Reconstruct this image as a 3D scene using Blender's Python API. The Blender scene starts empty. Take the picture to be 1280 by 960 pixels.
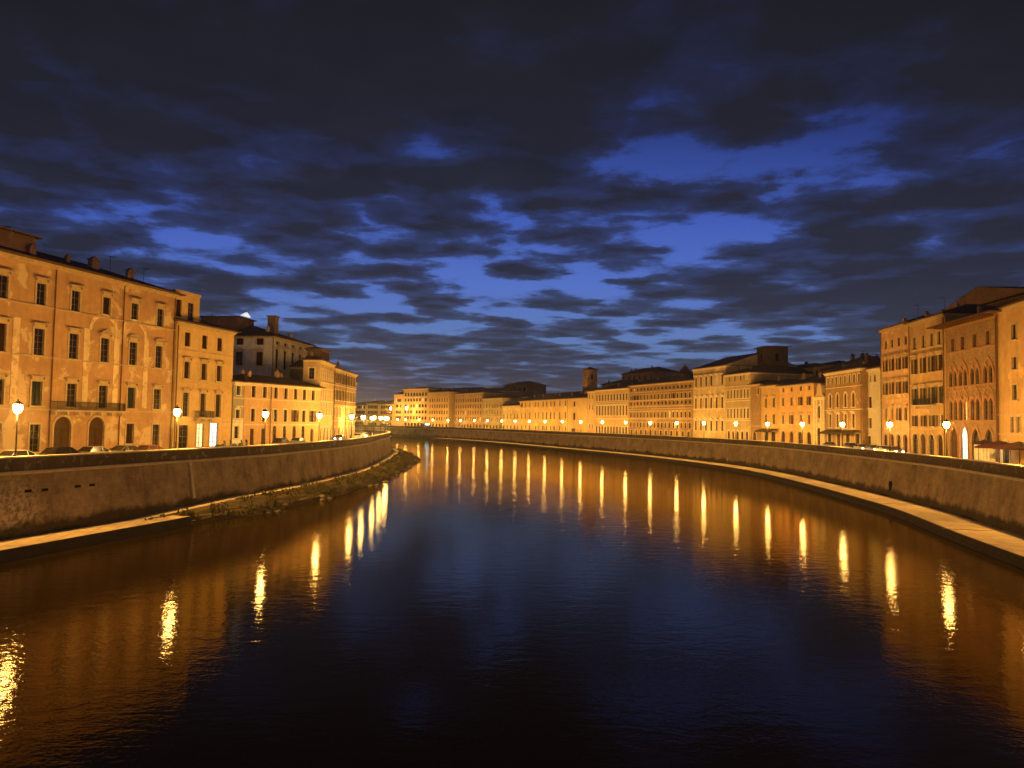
import bpy, bmesh, math, random
from mathutils import Matrix, Vector
random.seed(7)
C = bpy.context.scene
COL = C.collection
R = math.radians

# ------------------------------------------------------------------ camera
EYE = 10.5                       # metres above the water
F = 950.0                        # focal length in pixels of a 1280-wide frame
PITCH = math.atan(47.6 / F); ROLL = 0.0156
cd = bpy.data.cameras.new("camera"); cam = bpy.data.objects.new("camera", cd); COL.objects.link(cam)
cd.sensor_width = 36; cd.lens = 36 * F / 1280; cd.clip_start = 0.5; cd.clip_end = 6000
CM = Matrix.Rotation(math.pi / 2 + PITCH, 4, 'X') @ Matrix.Rotation(ROLL, 4, 'Z')
cam.matrix_world = Matrix.Translation((0, 0, EYE)) @ CM
C.camera = cam

# ------------------------------------------------------------------ node helpers
class N:
    """small wrapper round a node tree"""
    def __init__(s, tree): s.t = tree; s.n = tree.nodes; s.l = tree.links
    def add(s, typ, **kw):
        n = s.n.new(typ)
        for k, v in kw.items(): setattr(n, k, v)
        return n
    def put(s, sock, v):
        if isinstance(v, bpy.types.NodeSocket): s.l.new(v, sock)
        elif isinstance(v, (int, float)) and sock.type in ('RGBA', 'VECTOR'): sock.default_value = (v, v, v, 1)[:len(sock.default_value)]
        elif isinstance(v, tuple) and sock.type == 'RGBA' and len(v) == 3: sock.default_value = (*v, 1)
        else: sock.default_value = v
    def m(s, op, a, b=0.0, c=0.0, clamp=False):
        n = s.add('ShaderNodeMath', operation=op, use_clamp=clamp)
        s.put(n.inputs[0], a); s.put(n.inputs[1], b)
        if op in ('MULTIPLY_ADD', 'WRAP', 'COMPARE'): s.put(n.inputs[2], c)
        return n.outputs[0]
    def mix(s, f, a, b, mode='MIX'):
        n = s.add('ShaderNodeMix', data_type='RGBA', blend_type=mode)
        s.put(n.inputs[0], f); s.put(n.inputs[6], a); s.put(n.inputs[7], b)
        return n.outputs[2]
    def noise(s, vec, scale, detail=4, rough=0.55, dist=0.0):
        n = s.add('ShaderNodeTexNoise'); s.put(n.inputs['Vector'], vec)
        n.inputs['Scale'].default_value = scale; n.inputs['Detail'].default_value = detail
        n.inputs['Roughness'].default_value = rough; n.inputs['Distortion'].default_value = dist
        return n.outputs['Fac']
    def mapr(s, v, a, b, c=0.0, d=1.0, smooth=False):
        n = s.add('ShaderNodeMapRange'); n.clamp = True
        if smooth: n.interpolation_type = 'SMOOTHSTEP'
        s.put(n.inputs[0], v)
        for i, x in zip((1, 2, 3, 4), (a, b, c, d)): s.put(n.inputs[i], x)
        return n.outputs[0]
    def scale(s, vec, v):
        n = s.add('ShaderNodeVectorMath', operation='MULTIPLY'); s.put(n.inputs[0], vec); n.inputs[1].default_value = v
        return n.outputs[0]

# ------------------------------------------------------------------ world: dusk sky behind broken cloud
W = bpy.data.worlds.new("World"); C.world = W; W.use_nodes = True
W.node_tree.nodes.clear()
k = N(W.node_tree)
out = k.add('ShaderNodeOutputWorld'); bg = k.add('ShaderNodeBackground')
tc = k.add('ShaderNodeTexCoord'); sep = k.add('ShaderNodeSeparateXYZ'); k.l.new(tc.outputs['Generated'], sep.inputs[0])
X, Y, Z = sep.outputs
Zc = k.m('MAXIMUM', Z, 0.0)
ay = k.m('MAXIMUM', k.m('ABSOLUTE', Y), 0.02)
az = k.m('DIVIDE', X, ay); el = k.m('DIVIDE', Zc, ay)        # tangents of azimuth and height
# cloud layer seen from below: project the direction on a flat layer
den = k.m('ADD', Zc, 0.045)
comb = k.add('ShaderNodeCombineXYZ'); k.put(comb.inputs[0], k.m('DIVIDE', X, den)); k.put(comb.inputs[1], k.m('DIVIDE', Y, den))
P = comb.outputs[0]
big = k.noise(P, 0.50, 3, 0.5, 0.3)
warp = k.add('ShaderNodeTexNoise'); k.put(warp.inputs['Vector'], P); warp.inputs['Scale'].default_value = 2.6; warp.inputs['Detail'].default_value = 5; warp.inputs['Roughness'].default_value = .6
wv = k.add('ShaderNodeVectorMath', operation='MULTIPLY_ADD'); k.put(wv.inputs[0], warp.outputs['Color']); wv.inputs[1].default_value = (.7, .42, 0); k.put(wv.inputs[2], P)
vor = k.add('ShaderNodeTexVoronoi'); vor.feature = 'SMOOTH_F1'; vor.inputs['Scale'].default_value = 2.6; vor.inputs['Smoothness'].default_value = .6; k.put(vor.inputs['Vector'], wv.outputs[0])
puff = k.mapr(vor.outputs['Distance'], .0, .75, 1, 0)
med = k.noise(P, 3.1, 8, 0.60, 0.3)
fine = k.noise(P, 8, 6, 0.65, 0.2)
def blob(cx, cy, sx, sy, amp):
    """an open patch of sky: a soft spot at a direction given by its azimuth and height tangents"""
    a = k.m('DIVIDE', k.m('SUBTRACT', az, cx), sx); b = k.m('DIVIDE', k.m('SUBTRACT', el, cy), sy)
    q = k.m('ADD', k.m('MULTIPLY', a, a), k.m('MULTIPLY', b, b))
    return k.m('MULTIPLY', k.m('POWER', 2.718, k.m('MULTIPLY', q, -1.0)), amp)
def dirn(px, py): return ((px - 640) / F, (527.7 + 0.0156 * (px - 640) - py) / F)
op = None
for px, py, sx, sy, amp in (
        (850, 240, 190, 80, .115), (640, 290, 190, 55, .10), (1050, 160, 150, 50, .075), (790, 120, 80, 60, .08),
        (640, 370, 280, 55, .08), (360, 300, 150, 28, .08), (330, 385, 170, 25, .08), (720, 415, 280, 24, .04), (250, 300, 70, 18, .06),
        (1230, 60, 140, 100, -.12), (60, 170, 50, 40, .07), (200, 245, 60, 14, .07), (530, 192, 40, 16, .14), (930, 425, 180, 24, .07), (650, 475, 260, 12, .04),
        (1240, 330, 170, 160, -.17), (330, 110, 420, 110, -.13), (980, 345, 170, 40, -.09), (60, 400, 330, 90, -.07), (640, -10, 900, 110, -.16), (450, 215, 160, 25, -.07), (500, 445, 260, 20, -.05)):
    cx, cy = dirn(px, py)
    b = blob(cx, cy, sx / F, sy / F, amp)
    op = b if op is None else k.m('ADD', op, b)
dens = k.m('ADD', k.m('MULTIPLY', big, .34), k.m('ADD', k.m('MULTIPLY', med, .50), k.m('ADD', k.m('MULTIPLY', fine, .17), k.m('MULTIPLY', puff, .42))))
dens = k.m('SUBTRACT', dens, op)
cover = k.mapr(dens, .460, .600, 0, 1, True)          # 0 open sky .. 1 thick cloud
thick = k.mapr(dens, .52, .74, 0, 1)
rmp = k.add('ShaderNodeValToRGB'); k.put(rmp.inputs[0], k.mapr(el, 0, .6))
e = rmp.color_ramp; e.elements[0].position = 0; e.elements[0].color = (.062, .075, .115, 1)
e.elements[1].position = 1; e.elements[1].color = (.018, .024, .10, 1)
for p_, c_ in ((.07, (.085, .125, .24)), (.17, (.12, .21, .47)), (.30, (.090, .170, .56)), (.45, (.056, .112, .48)), (.66, (.024, .045, .21))):
    x_ = e.elements.new(p_); x_.color = (*c_, 1)
sky_col = rmp.outputs[0]
rm2 = k.add('ShaderNodeValToRGB'); k.put(rm2.inputs[0], k.mapr(el, 0, .6))
e = rm2.color_ramp; e.elements[0].position = 0; e.elements[0].color = (.060, .046, .052, 1)
e.elements[1].position = 1; e.elements[1].color = (.0130, .0125, .018, 1)
for p_, c_ in ((.12, (.040, .046, .076)), (.35, (.0235, .0265, .050)), (.6, (.017, .018, .031))):
    x_ = e.elements.new(p_); x_.color = (*c_, 1)
cl = k.mix(thick, k.mix(.26, rm2.outputs[0], sky_col), rm2.outputs[0])
cl = k.mix(1.0, cl, k.mapr(med, .3, .75, 1.12, .86), 'MULTIPLY')
nish = k.add('ShaderNodeTexSky'); nish.sky_type = 'NISHITA'; nish.sun_disc = False
nish.sun_elevation = R(-4); nish.sun_rotation = R(20)
final = k.mix(cover, sky_col, cl)
final = k.mix(0.02, final, nish.outputs[0])
below = k.mapr(Z, -.02, .0)
final = k.mix(below, (.012, .011, .012), final)
k.put(bg.inputs[0], final); bg.inputs[1].default_value = 1.0
k.l.new(bg.outputs[0], out.inputs[0])

vs = C.view_settings; vs.view_transform = 'Standard'; vs.look = 'None'; vs.gamma = 1; vs.exposure = 0; vs.use_curve_mapping = False
cy = C.cycles
cy.use_denoising = True; cy.max_bounces = 6; cy.diffuse_bounces = 3; cy.glossy_bounces = 3; cy.transmission_bounces = 2
cy.sample_clamp_indirect = 6; cy.use_light_tree = True; cy.caustics_reflective = False; cy.caustics_refractive = False

SODIUM = (1.0, .485, .08)
LAMP_W = 13500.0

# ------------------------------------------------------------------ materials
MATS = {}
def mat(name, col, rough=.85, bump=None, spec=.3, metal=0.0, emit=None):
    """plain material with a little noise in its colour; bump = (scale, strength)"""
    if name in MATS: return MATS[name]
    m = bpy.data.materials.new(name); m.use_nodes = True; k = N(m.node_tree)
    b = m.node_tree.nodes['Principled BSDF']
    tc = k.add('ShaderNodeTexCoord').outputs['Object']
    n = k.noise(tc, 1.7, 5, .6)
    k.put(b.inputs['Base Color'], k.mix(1.0, col, k.mapr(n, .3, .7, .8, 1.15), 'MULTIPLY'))
    b.inputs['Roughness'].default_value = rough; b.inputs['Specular IOR Level'].default_value = spec; b.inputs['Metallic'].default_value = metal
    if bump:
        bn = k.add('ShaderNodeBump'); bn.inputs['Distance'].default_value = .05; bn.inputs['Strength'].default_value = bump[1]
        k.put(bn.inputs['Height'], k.noise(tc, bump[0], 5, .6)); k.l.new(bn.outputs[0], b.inputs['Normal'])
    if emit:
        b.inputs['Emission Color'].default_value = (*emit[0], 1); b.inputs['Emission Strength'].default_value = emit[1]
    MATS[name] = m; return m

PP = {}
def plaster(name, col, patch=None, amt=.5, scale=.35, dirt=.35, brick=False):
    """weathered stucco: broad tone, peeled patches showing paler render, run-off streaks, fine bump"""
    if name in MATS: return MATS[name]
    PP[name] = (col, patch, amt, scale, dirt, brick)
    m = bpy.data.materials.new(name); m.use_nodes = True; k = N(m.node_tree)
    b = m.node_tree.nodes['Principled BSDF']
    g = k.add('ShaderNodeTexCoord').outputs['Object']
    broad = k.noise(g, .16, 4, .6); mid = k.noise(g, 1.1, 6, .65)
    c = k.mix(1.0, col, k.mapr(broad, .3, .7, 1 - dirt * .6, 1.14), 'MULTIPLY')
    c = k.mix(1.0, c, k.mapr(mid, .3, .7, .86, 1.1), 'MULTIPLY')
    streak = k.noise(k.scale(g, (1.6, 1.6, .12)), 1.0, 5, .65)
    c = k.mix(k.mapr(streak, .50, .72, 0, dirt), c, tuple(x * .45 for x in col))
    if patch:
        pn = k.noise(g, scale, 7, .68, .5)
        f = k.mapr(pn, .63 - .12 * amt, .67 - .12 * amt, 0, .8)
        c = k.mix(f, c, patch)
    if brick:
        bt = k.add('ShaderNodeTexBrick'); mp = k.add('ShaderNodeMapping'); mp.inputs['Rotation'].default_value = (R(90), 0, 0)
        k.put(mp.inputs[0], g); k.l.new(mp.outputs[0], bt.inputs['Vector'])
        bt.inputs['Scale'].default_value = 1.0; bt.inputs['Brick Width'].default_value = .5; bt.inputs['Row Height'].default_value = .16
        bt.inputs['Mortar Size'].default_value = .018
        bt.inputs['Color1'].default_value = (1, 1, 1, 1); bt.inputs['Color2'].default_value = (.72, .7, .68, 1); bt.inputs['Mortar'].default_value = (1.25, 1.2, 1.1, 1)
        c = k.mix(1.0, c, bt.outputs[0], 'MULTIPLY')
    k.put(b.inputs['Base Color'], c); b.inputs['Roughness'].default_value = .9; b.inputs['Specular IOR Level'].default_value = .2
    bn = k.add('ShaderNodeBump'); bn.inputs['Distance'].default_value = .04; bn.inputs['Strength'].default_value = .6
    k.put(bn.inputs['Height'], k.noise(g, 3.0, 8, .7)); k.l.new(bn.outputs[0], b.inputs['Normal'])
    MATS[name] = m; return m

def roof_mat():
    m = bpy.data.materials.new('roof_tiles'); m.use_nodes = True; k = N(m.node_tree); b = m.node_tree.nodes['Principled BSDF']
    g = k.add('ShaderNodeTexCoord').outputs['Object']
    w = k.add('ShaderNodeTexWave'); w.wave_type = 'BANDS'; w.bands_direction = 'X'; w.inputs['Scale'].default_value = 1.3; k.put(w.inputs[0], g)
    c = k.mix(k.noise(g, 1.2, 6, .7), (.085, .048, .028), (.22, .13, .075))
    c = k.mix(1.0, c, k.mapr(w.outputs['Fac'], 0, 1, .7, 1.1), 'MULTIPLY')
    k.put(b.inputs['Base Color'], c); b.inputs['Roughness'].default_value = .9
    bn = k.add('ShaderNodeBump'); bn.inputs['Distance'].default_value = .08; k.put(bn.inputs['Height'], w.outputs['Fac']); k.l.new(bn.outputs[0], b.inputs['Normal'])
    return m
M_ROOF = roof_mat()
M_GLASS = mat('window_glass', (.018, .016, .014), .18, None, .5)
M_STONE = mat('pale_stone', (.52, .43, .31), .85, (6, .4))
M_TRIM = mat('trim_plaster', (.50, .38, .24), .85, (5, .3))
M_TRIMW = mat('trim_white', (.66, .56, .42), .8)
M_WOODF = mat('window_bars', (.15, .11, .075), .7)
M_SHUT = mat('shutter_green', (.030, .036, .022), .7, (20, .4))
M_SHUTB = mat('shutter_brown', (.042, .021, .012), .7, (20, .4))
M_DOOR = mat('wood_door', (.085, .045, .022), .7, (8, .4))
M_IRON = mat('dark_iron', (.035, .03, .026), .55, None, .4, .3)
M_PIPE = mat('copper_pipe', (.14, .07, .035), .6)
M_SHOP = mat('shop_light', (.8, .8, .8), .5, None, .3, 0, ((1, .97, .86), 1.7))
M_SHOPW = mat('shop_light_warm', (.8, .8, .8), .5, None, .3, 0, ((1, .80, .45), .9))

# ------------------------------------------------------------------ geometry helpers
def ray(px, py):
    return (CM.to_3x3() @ Vector(((px - 640) / F, -(py - 480) / F, -1)))
def on_poly(px, py, poly):
    d = ray(px, py); best = None
    for (a, b) in zip(poly, poly[1:]):
        ex, ey = b[0] - a[0], b[1] - a[1]
        det = d.x * -ey + ex * d.y
        if abs(det) < 1e-9: continue
        t = (a[0] * -ey + ex * a[1]) / det; u = (d.x * a[1] - d.y * a[0]) / det
        if t > 0 and -1e-6 <= u <= 1 + 1e-6 and (best is None or t < best[0]): best = (t, a[0] + ex * u, a[1] + ey * u)
    if best is None: raise ValueError('no hit %s' % px)
    return Vector((best[1], best[2]))
def z_at(px, py, p):
    d = ray(px, py); return EYE + d.z * (p[1] / d.y)
def offset(poly, dist):
    """shift a plan polyline sideways, positive = to its right when walking along it"""
    o = []
    for i, p in enumerate(poly):
        a = Vector(poly[max(0, i - 1)]); b = Vector(poly[min(len(poly) - 1, i + 1)])
        t = (b - a).normalized(); o.append((p[0] + t.y * dist, p[1] - t.x * dist))
    return o
def smooth(poly, n=4):
    o = []
    P_ = [Vector(p) for p in poly]
    for i in range(len(P_) - 1):
        p0 = P_[max(0, i - 1)]; p1 = P_[i]; p2 = P_[i + 1]; p3 = P_[min(len(P_) - 1, i + 2)]
        for j in range(n):
            t = j / n
            o.append(tuple(.5 * ((2 * p1) + (p2 - p0) * t + (2 * p0 - 5 * p1 + 4 * p2 - p3) * t * t + (3 * p1 - p0 - 3 * p2 + p3) * t ** 3)))
    o.append(tuple(P_[-1])); return o
def link(name, bm, m, parent=None, mats=None, shade=False):
    me = bpy.data.meshes.new(name); bm.to_mesh(me); bm.free()
    for x in (mats or [m]): me.materials.append(x)
    if shade:
        for p in me.polygons: p.use_smooth = True
    return obj_of(name, me, parent)
def obj_of(name, me, parent=None, loc=None):
    o = bpy.data.objects.new(name, me); COL.objects.link(o)
    if parent is not None: o.parent = parent
    if loc: o.location = loc
    return o
def tag(o, label=None, cat=None, group=None, kind=None):
    if label: o['label'] = label
    if cat: o['category'] = cat
    if group: o['group'] = group
    if kind: o['kind'] = kind
    return o
def empty(name, label, cat, loc, rz=0, group=None):
    o = bpy.data.objects.new(name, None); COL.objects.link(o); o.location = loc; o.rotation_euler = (0, 0, rz)
    o.empty_display_size = .3
    return tag(o, label, cat, group)
def copy_tree(o, parent=None):
    c = o.copy(); COL.objects.link(c); c.parent = parent
    for ch in list(o.children): copy_tree(ch, c)
    return c
def quad(bm, pts, mi=0):
    f = bm.faces.new([bm.verts.new(p) for p in pts]); f.material_index = mi; return f
def box(bm, x0, x1, y0, y1, z0, z1, mi=0):
    v = [bm.verts.new(p) for p in ((x0, y0, z0), (x1, y0, z0), (x1, y1, z0), (x0, y1, z0), (x0, y0, z1), (x1, y0, z1), (x1, y1, z1), (x0, y1, z1))]
    for i in ((0, 3, 2, 1), (4, 5, 6, 7), (0, 1, 5, 4), (1, 2, 6, 5), (2, 3, 7, 6), (3, 0, 4, 7)):
        bm.faces.new([v[j] for j in i]).material_index = mi
def prism(bm, pts, y0, y1, mi=0):
    """pts: outline in x,z; extruded along y"""
    a = [bm.verts.new((x, y0, z)) for x, z in pts]; b = [bm.verts.new((x, y1, z)) for x, z in pts]
    n = len(pts)
    bm.faces.new(a).material_index = mi; bm.faces.new(b[::-1]).material_index = mi
    for i in range(n): bm.faces.new((a[i], b[i], b[(i + 1) % n], a[(i + 1) % n])).material_index = mi
def cyl(bm, x, y, z0, z1, r0, r1=None, n=12, cap=True):
    r1 = r0 if r1 is None else r1
    a = [bm.verts.new((x + r0 * math.cos(2 * math.pi * i / n), y + r0 * math.sin(2 * math.pi * i / n), z0)) for i in range(n)]
    b = [bm.verts.new((x + r1 * math.cos(2 * math.pi * i / n), y + r1 * math.sin(2 * math.pi * i / n), z1)) for i in range(n)]
    for i in range(n): bm.faces.new((a[i], a[(i + 1) % n], b[(i + 1) % n], b[i]))
    if cap: bm.faces.new(a[::-1]); bm.faces.new(b)
def lathe(bm, prof, n=14, x=0, y=0):
    rings = [[bm.verts.new((x + r * math.cos(2 * math.pi * i / n), y + r * math.sin(2 * math.pi * i / n), z)) for i in range(n)] for r, z in prof]
    for A, B in zip(rings, rings[1:]):
        for i in range(n): bm.faces.new((A[i], A[(i + 1) % n], B[(i + 1) % n], B[i]))
    bm.faces.new(rings[0][::-1]); bm.faces.new(rings[-1])

def arch_pts(w, h, kind, n=10, x0=0.0, z0=0.0):
    """outline (open at the bottom) of an opening w wide, h high; returns the arch polyline from left spring to right spring"""
    hw = w / 2
    if kind == 'round': return [(x0 + hw - hw * math.cos(math.pi * i / n), z0 + h - hw + hw * math.sin(math.pi * i / n)) for i in range(n + 1)]
    rise = w * .866; spring = h - rise; L_ = []
    for i in range(n // 2 + 1):
        a = math.pi - (math.pi / 3) * i / (n // 2); L_.append((x0 + w + w * math.cos(a), z0 + spring + w * math.sin(a)))
    return L_ + [(x0 + w - (x - x0), z) for x, z in L_[-2::-1]]

def wall_with_holes(bm, Wd, z0, z1, holes, T=None, rec=.28):
    """front sheet in the x-z plane at y=0 with openings cut through it and their reveals"""
    T = T or (lambda x, y, z: (x, y, z))
    xs = sorted({0.0, Wd, *[round(h['x0'], 4) for h in holes], *[round(h['x1'], 4) for h in holes]})
    zs = sorted({z0, z1, *[round(h['z0'], 4) for h in holes], *[round(h['z1'], 4) for h in holes]})
    xs = [x for x in xs if -1e-6 <= x <= Wd + 1e-6]; zs = [z for z in zs if z0 - 1e-6 <= z <= z1 + 1e-6]
    V = {}
    def v(x, z):
        if (x, z) not in V: V[(x, z)] = bm.verts.new(T(x, 0, z))
        return V[(x, z)]
    for xa, xb in zip(xs, xs[1:]):
        for za, zb in zip(zs, zs[1:]):
            cx, cz = (xa + xb) / 2, (za + zb) / 2
            if any(h['x0'] < cx < h['x1'] and h['z0'] < cz < h['z1'] for h in holes): continue
            bm.faces.new((v(xa, za), v(xb, za), v(xb, zb), v(xa, zb)))
    for h in holes:
        x0, x1, a, b = h['x0'], h['x1'], h['z0'], h['z1']
        ar = h.get('arch')
        if ar:
            pts = arch_pts(x1 - x0, b - a, ar, 10, x0, a); m_ = len(pts) // 2
            for half, cor in ((pts[:m_ + 1], (x0, b)), (pts[m_:], (x1, b))):
                for p, q in zip(half, half[1:]): bm.faces.new([bm.verts.new(T(*t)) for t in ((cor[0], 0, cor[1]), (p[0], 0, p[1]), (q[0], 0, q[1]))])
            edge = [(x0, a)] + pts + [(x1, a)]
        else: edge = [(x0, a), (x0, b), (x1, b), (x1, a)]
        edge.append(edge[0])
        for p, q in zip(edge, edge[1:]): quad(bm, [T(p[0], 0, p[1]), T(q[0], 0, q[1]), T(q[0], rec, q[1]), T(p[0], rec, p[1])])

WC = {}
def pane_mesh(w, h, arch, style):
    """glazing with its bars, or a door, filling an opening; origin at the bottom left of the opening, y = depth"""
    key = ('pane', round(w, 2), round(h, 2), arch, style)
    if key in WC: return WC[key]
    bm = bmesh.new(); y = .2
    out_ = ([(0, 0)] + arch_pts(w, h, arch) + [(w, 0)]) if arch else [(0, 0), (0, h), (w, h), (w, 0)]
    mats = {'lit': [mat('lit_room', (.8, .7, .5), .5, None, .3, 0, ((1, .62, .25), .35)), M_WOODF], 'shop': [M_SHOP, M_IRON], 'shopwarm': [M_SHOPW, M_IRON], 'door': [M_DOOR, M_DOOR], 'closed': [M_SHUTB, M_SHUTB], 'closedg': [M_SHUT, M_SHUT]}.get(style, [M_GLASS, M_WOODF])
    f = bm.faces.new([bm.verts.new((x, y, z)) for x, z in out_]); f.material_index = 0
    t = .045 if style != 'shop' else .06; zt = h - (w * .5 if arch == 'round' else w * .866 if arch else 0)
    if style in ('closed', 'closedg'):
        for i in range(int(h / .16)):
            z = .08 + i * .16
            if z < zt: box(bm, .07, w - .07, y - .05, y - .01, z, z + .08, 1)
        box(bm, w / 2 - .03, w / 2 + .03, y - .07, y - .003, 0, zt, 1)
    elif style == 'door':
        for i in range(2):
            for j in range(3): box(bm, w * (.08 + .5 * i), w * (.42 + .5 * i), y - .06, y - .003, zt * (.06 + .32 * j), zt * (.32 + .32 * j), 1)
        box(bm, w / 2 - .025, w / 2 + .025, y - .05, y - .003, 0, zt, 1); box(bm, 0, w, y - .07, y - .004, zt - .06, zt + .06, 1)
    else:
        for x in ((0, t * 1.3), (w / 2 - t / 1.4, w / 2 + t / 1.4), (w - t * 1.3, w)): box(bm, x[0], x[1], y - .06, y - .003, 0, zt, 1)
        nb = max(2, round(zt / .75))
        for i in range(nb + 1):
            z = zt * i / nb; box(bm, 0, w, y - .052, y - .004, max(0, z - t / 2), min(h, z + t / 2), 1)
    me = bpy.data.meshes.new('window'); bm.to_mesh(me); bm.free()
    for x in mats: me.materials.append(x)
    WC[key] = me; return me
def frame_mesh(w, h, arch, style, m):
    """stone surround, sill and hood of an opening"""
    key = ('frame', round(w, 2), round(h, 2), arch, style, m.name)
    if key in WC: return WC[key]
    bm = bmesh.new(); t = .22; pr = -.09
    if arch:
        pts = arch_pts(w, h, arch); hw = w / 2
        zt = pts[0][1]
        cx, cz = hw, zt
        outer = []
        for x, z in pts:
            s = (w + 2 * t * 1.4) / w; outer.append((cx + (x - cx) * s, cz + (z - cz) * s))
        for (p, q, a, b) in zip(pts, pts[1:], outer, outer[1:]):
            prism(bm, [p, a, b, q], pr - .02, .06)
        box(bm, -t, 0, pr, .06, 0, zt); box(bm, w, w + t, pr, .06, 0, zt)
    else:
        box(bm, -t, 0, pr, .06, 0, h + t); box(bm, w, w + t, pr, .06, 0, h + t); box(bm, 0, w, pr + .004, .06, h, h + t)
    if style in ('sill', 'hood', 'pediment', 'curved'): box(bm, -t - .12, w + t + .12, pr - .13, .05, -.16, 0)
    if style in ('hood', 'pediment', 'curved'):
        z = h + t + .28
        box(bm, -t + .02, w + t - .02, pr + .02, .04, h + t, z)
        box(bm, -t - .25, w + t + .25, -.50, .04, z, z + .13); box(bm, -t - .02, -t + .14, -.34, .04, z - .26, z - .002); box(bm, w + t - .14, w + t + .02, -.34, .04, z - .26, z - .002)
        if style == 'pediment': prism(bm, [(-t - .22, z + .13), (w / 2, z + .62), (w + t + .22, z + .13)], -.32, .04)
        if style == 'curved':
            R_ = w / 2 + t + .2; prism(bm, [(w / 2 - R_ * math.cos(math.pi * i / 10), z + .13 + .42 * math.sin(math.pi * i / 10)) for i in range(11)], -.32, .04)
    me = bpy.data.meshes.new('frame'); bm.to_mesh(me); bm.free(); me.materials.append(m)
    WC[key] = me; return me
def shutter_mesh(w, h, m):
    key = ('sh', round(w, 2), round(h, 2), m.name)
    if key in WC: return WC[key]
    bm = bmesh.new()
    for x0, x1 in ((0, .06), (w - .06, w)): box(bm, x0, x1, -.05, 0, 0, h)
    for z0, z1 in ((0, .08), (h - .08, h), (h * .5 - .04, h * .5 + .04)): box(bm, .06, w - .06, -.047, -.003, z0, z1)
    for i in range(int((h - .2) / .12)): box(bm, .06, w - .06, -.035, -.015, .1 + i * .12, .1 + i * .12 + .085)
    me = bpy.data.meshes.new('shutter'); bm.to_mesh(me); bm.free(); me.materials.append(m)
    WC[key] = me; return me

def hip_roof(bm, x0, x1, y0, y1, z, ov=.7, slope=.33, th=.16, gable=None):
    along = (x1 - x0 >= y1 - y0) or gable == 'x'
    a0, a1, b0, b1 = x0 - ov, x1 + ov, y0 - ov, y1 + ov
    box(bm, a0, a1, b0, b1, z, z + th)
    z += th
    w, d = a1 - a0, b1 - b0; q = (d if along else w) / 2; h = q * slope
    if along: r = ((a0 + (0 if gable else q), (b0 + b1) / 2), (a1 - (0 if gable else q), (b0 + b1) / 2))
    else: r = (((a0 + a1) / 2, b0 + (0 if gable else q)), ((a0 + a1) / 2, b1 - (0 if gable else q)))
    v = [bm.verts.new(p) for p in ((a0, b0, z), (a1, b0, z), (a1, b1, z), (a0, b1, z), (*r[0], z + h), (*r[1], z + h))]
    fs = ((0, 1, 5, 4), (1, 2, 5), (2, 3, 4, 5), (3, 0, 4)) if along else ((0, 1, 4), (1, 2, 5, 4), (2, 3, 5), (3, 0, 4, 5))
    for f in fs: bm.faces.new([v[i] for i in f])
    return z + h

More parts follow.
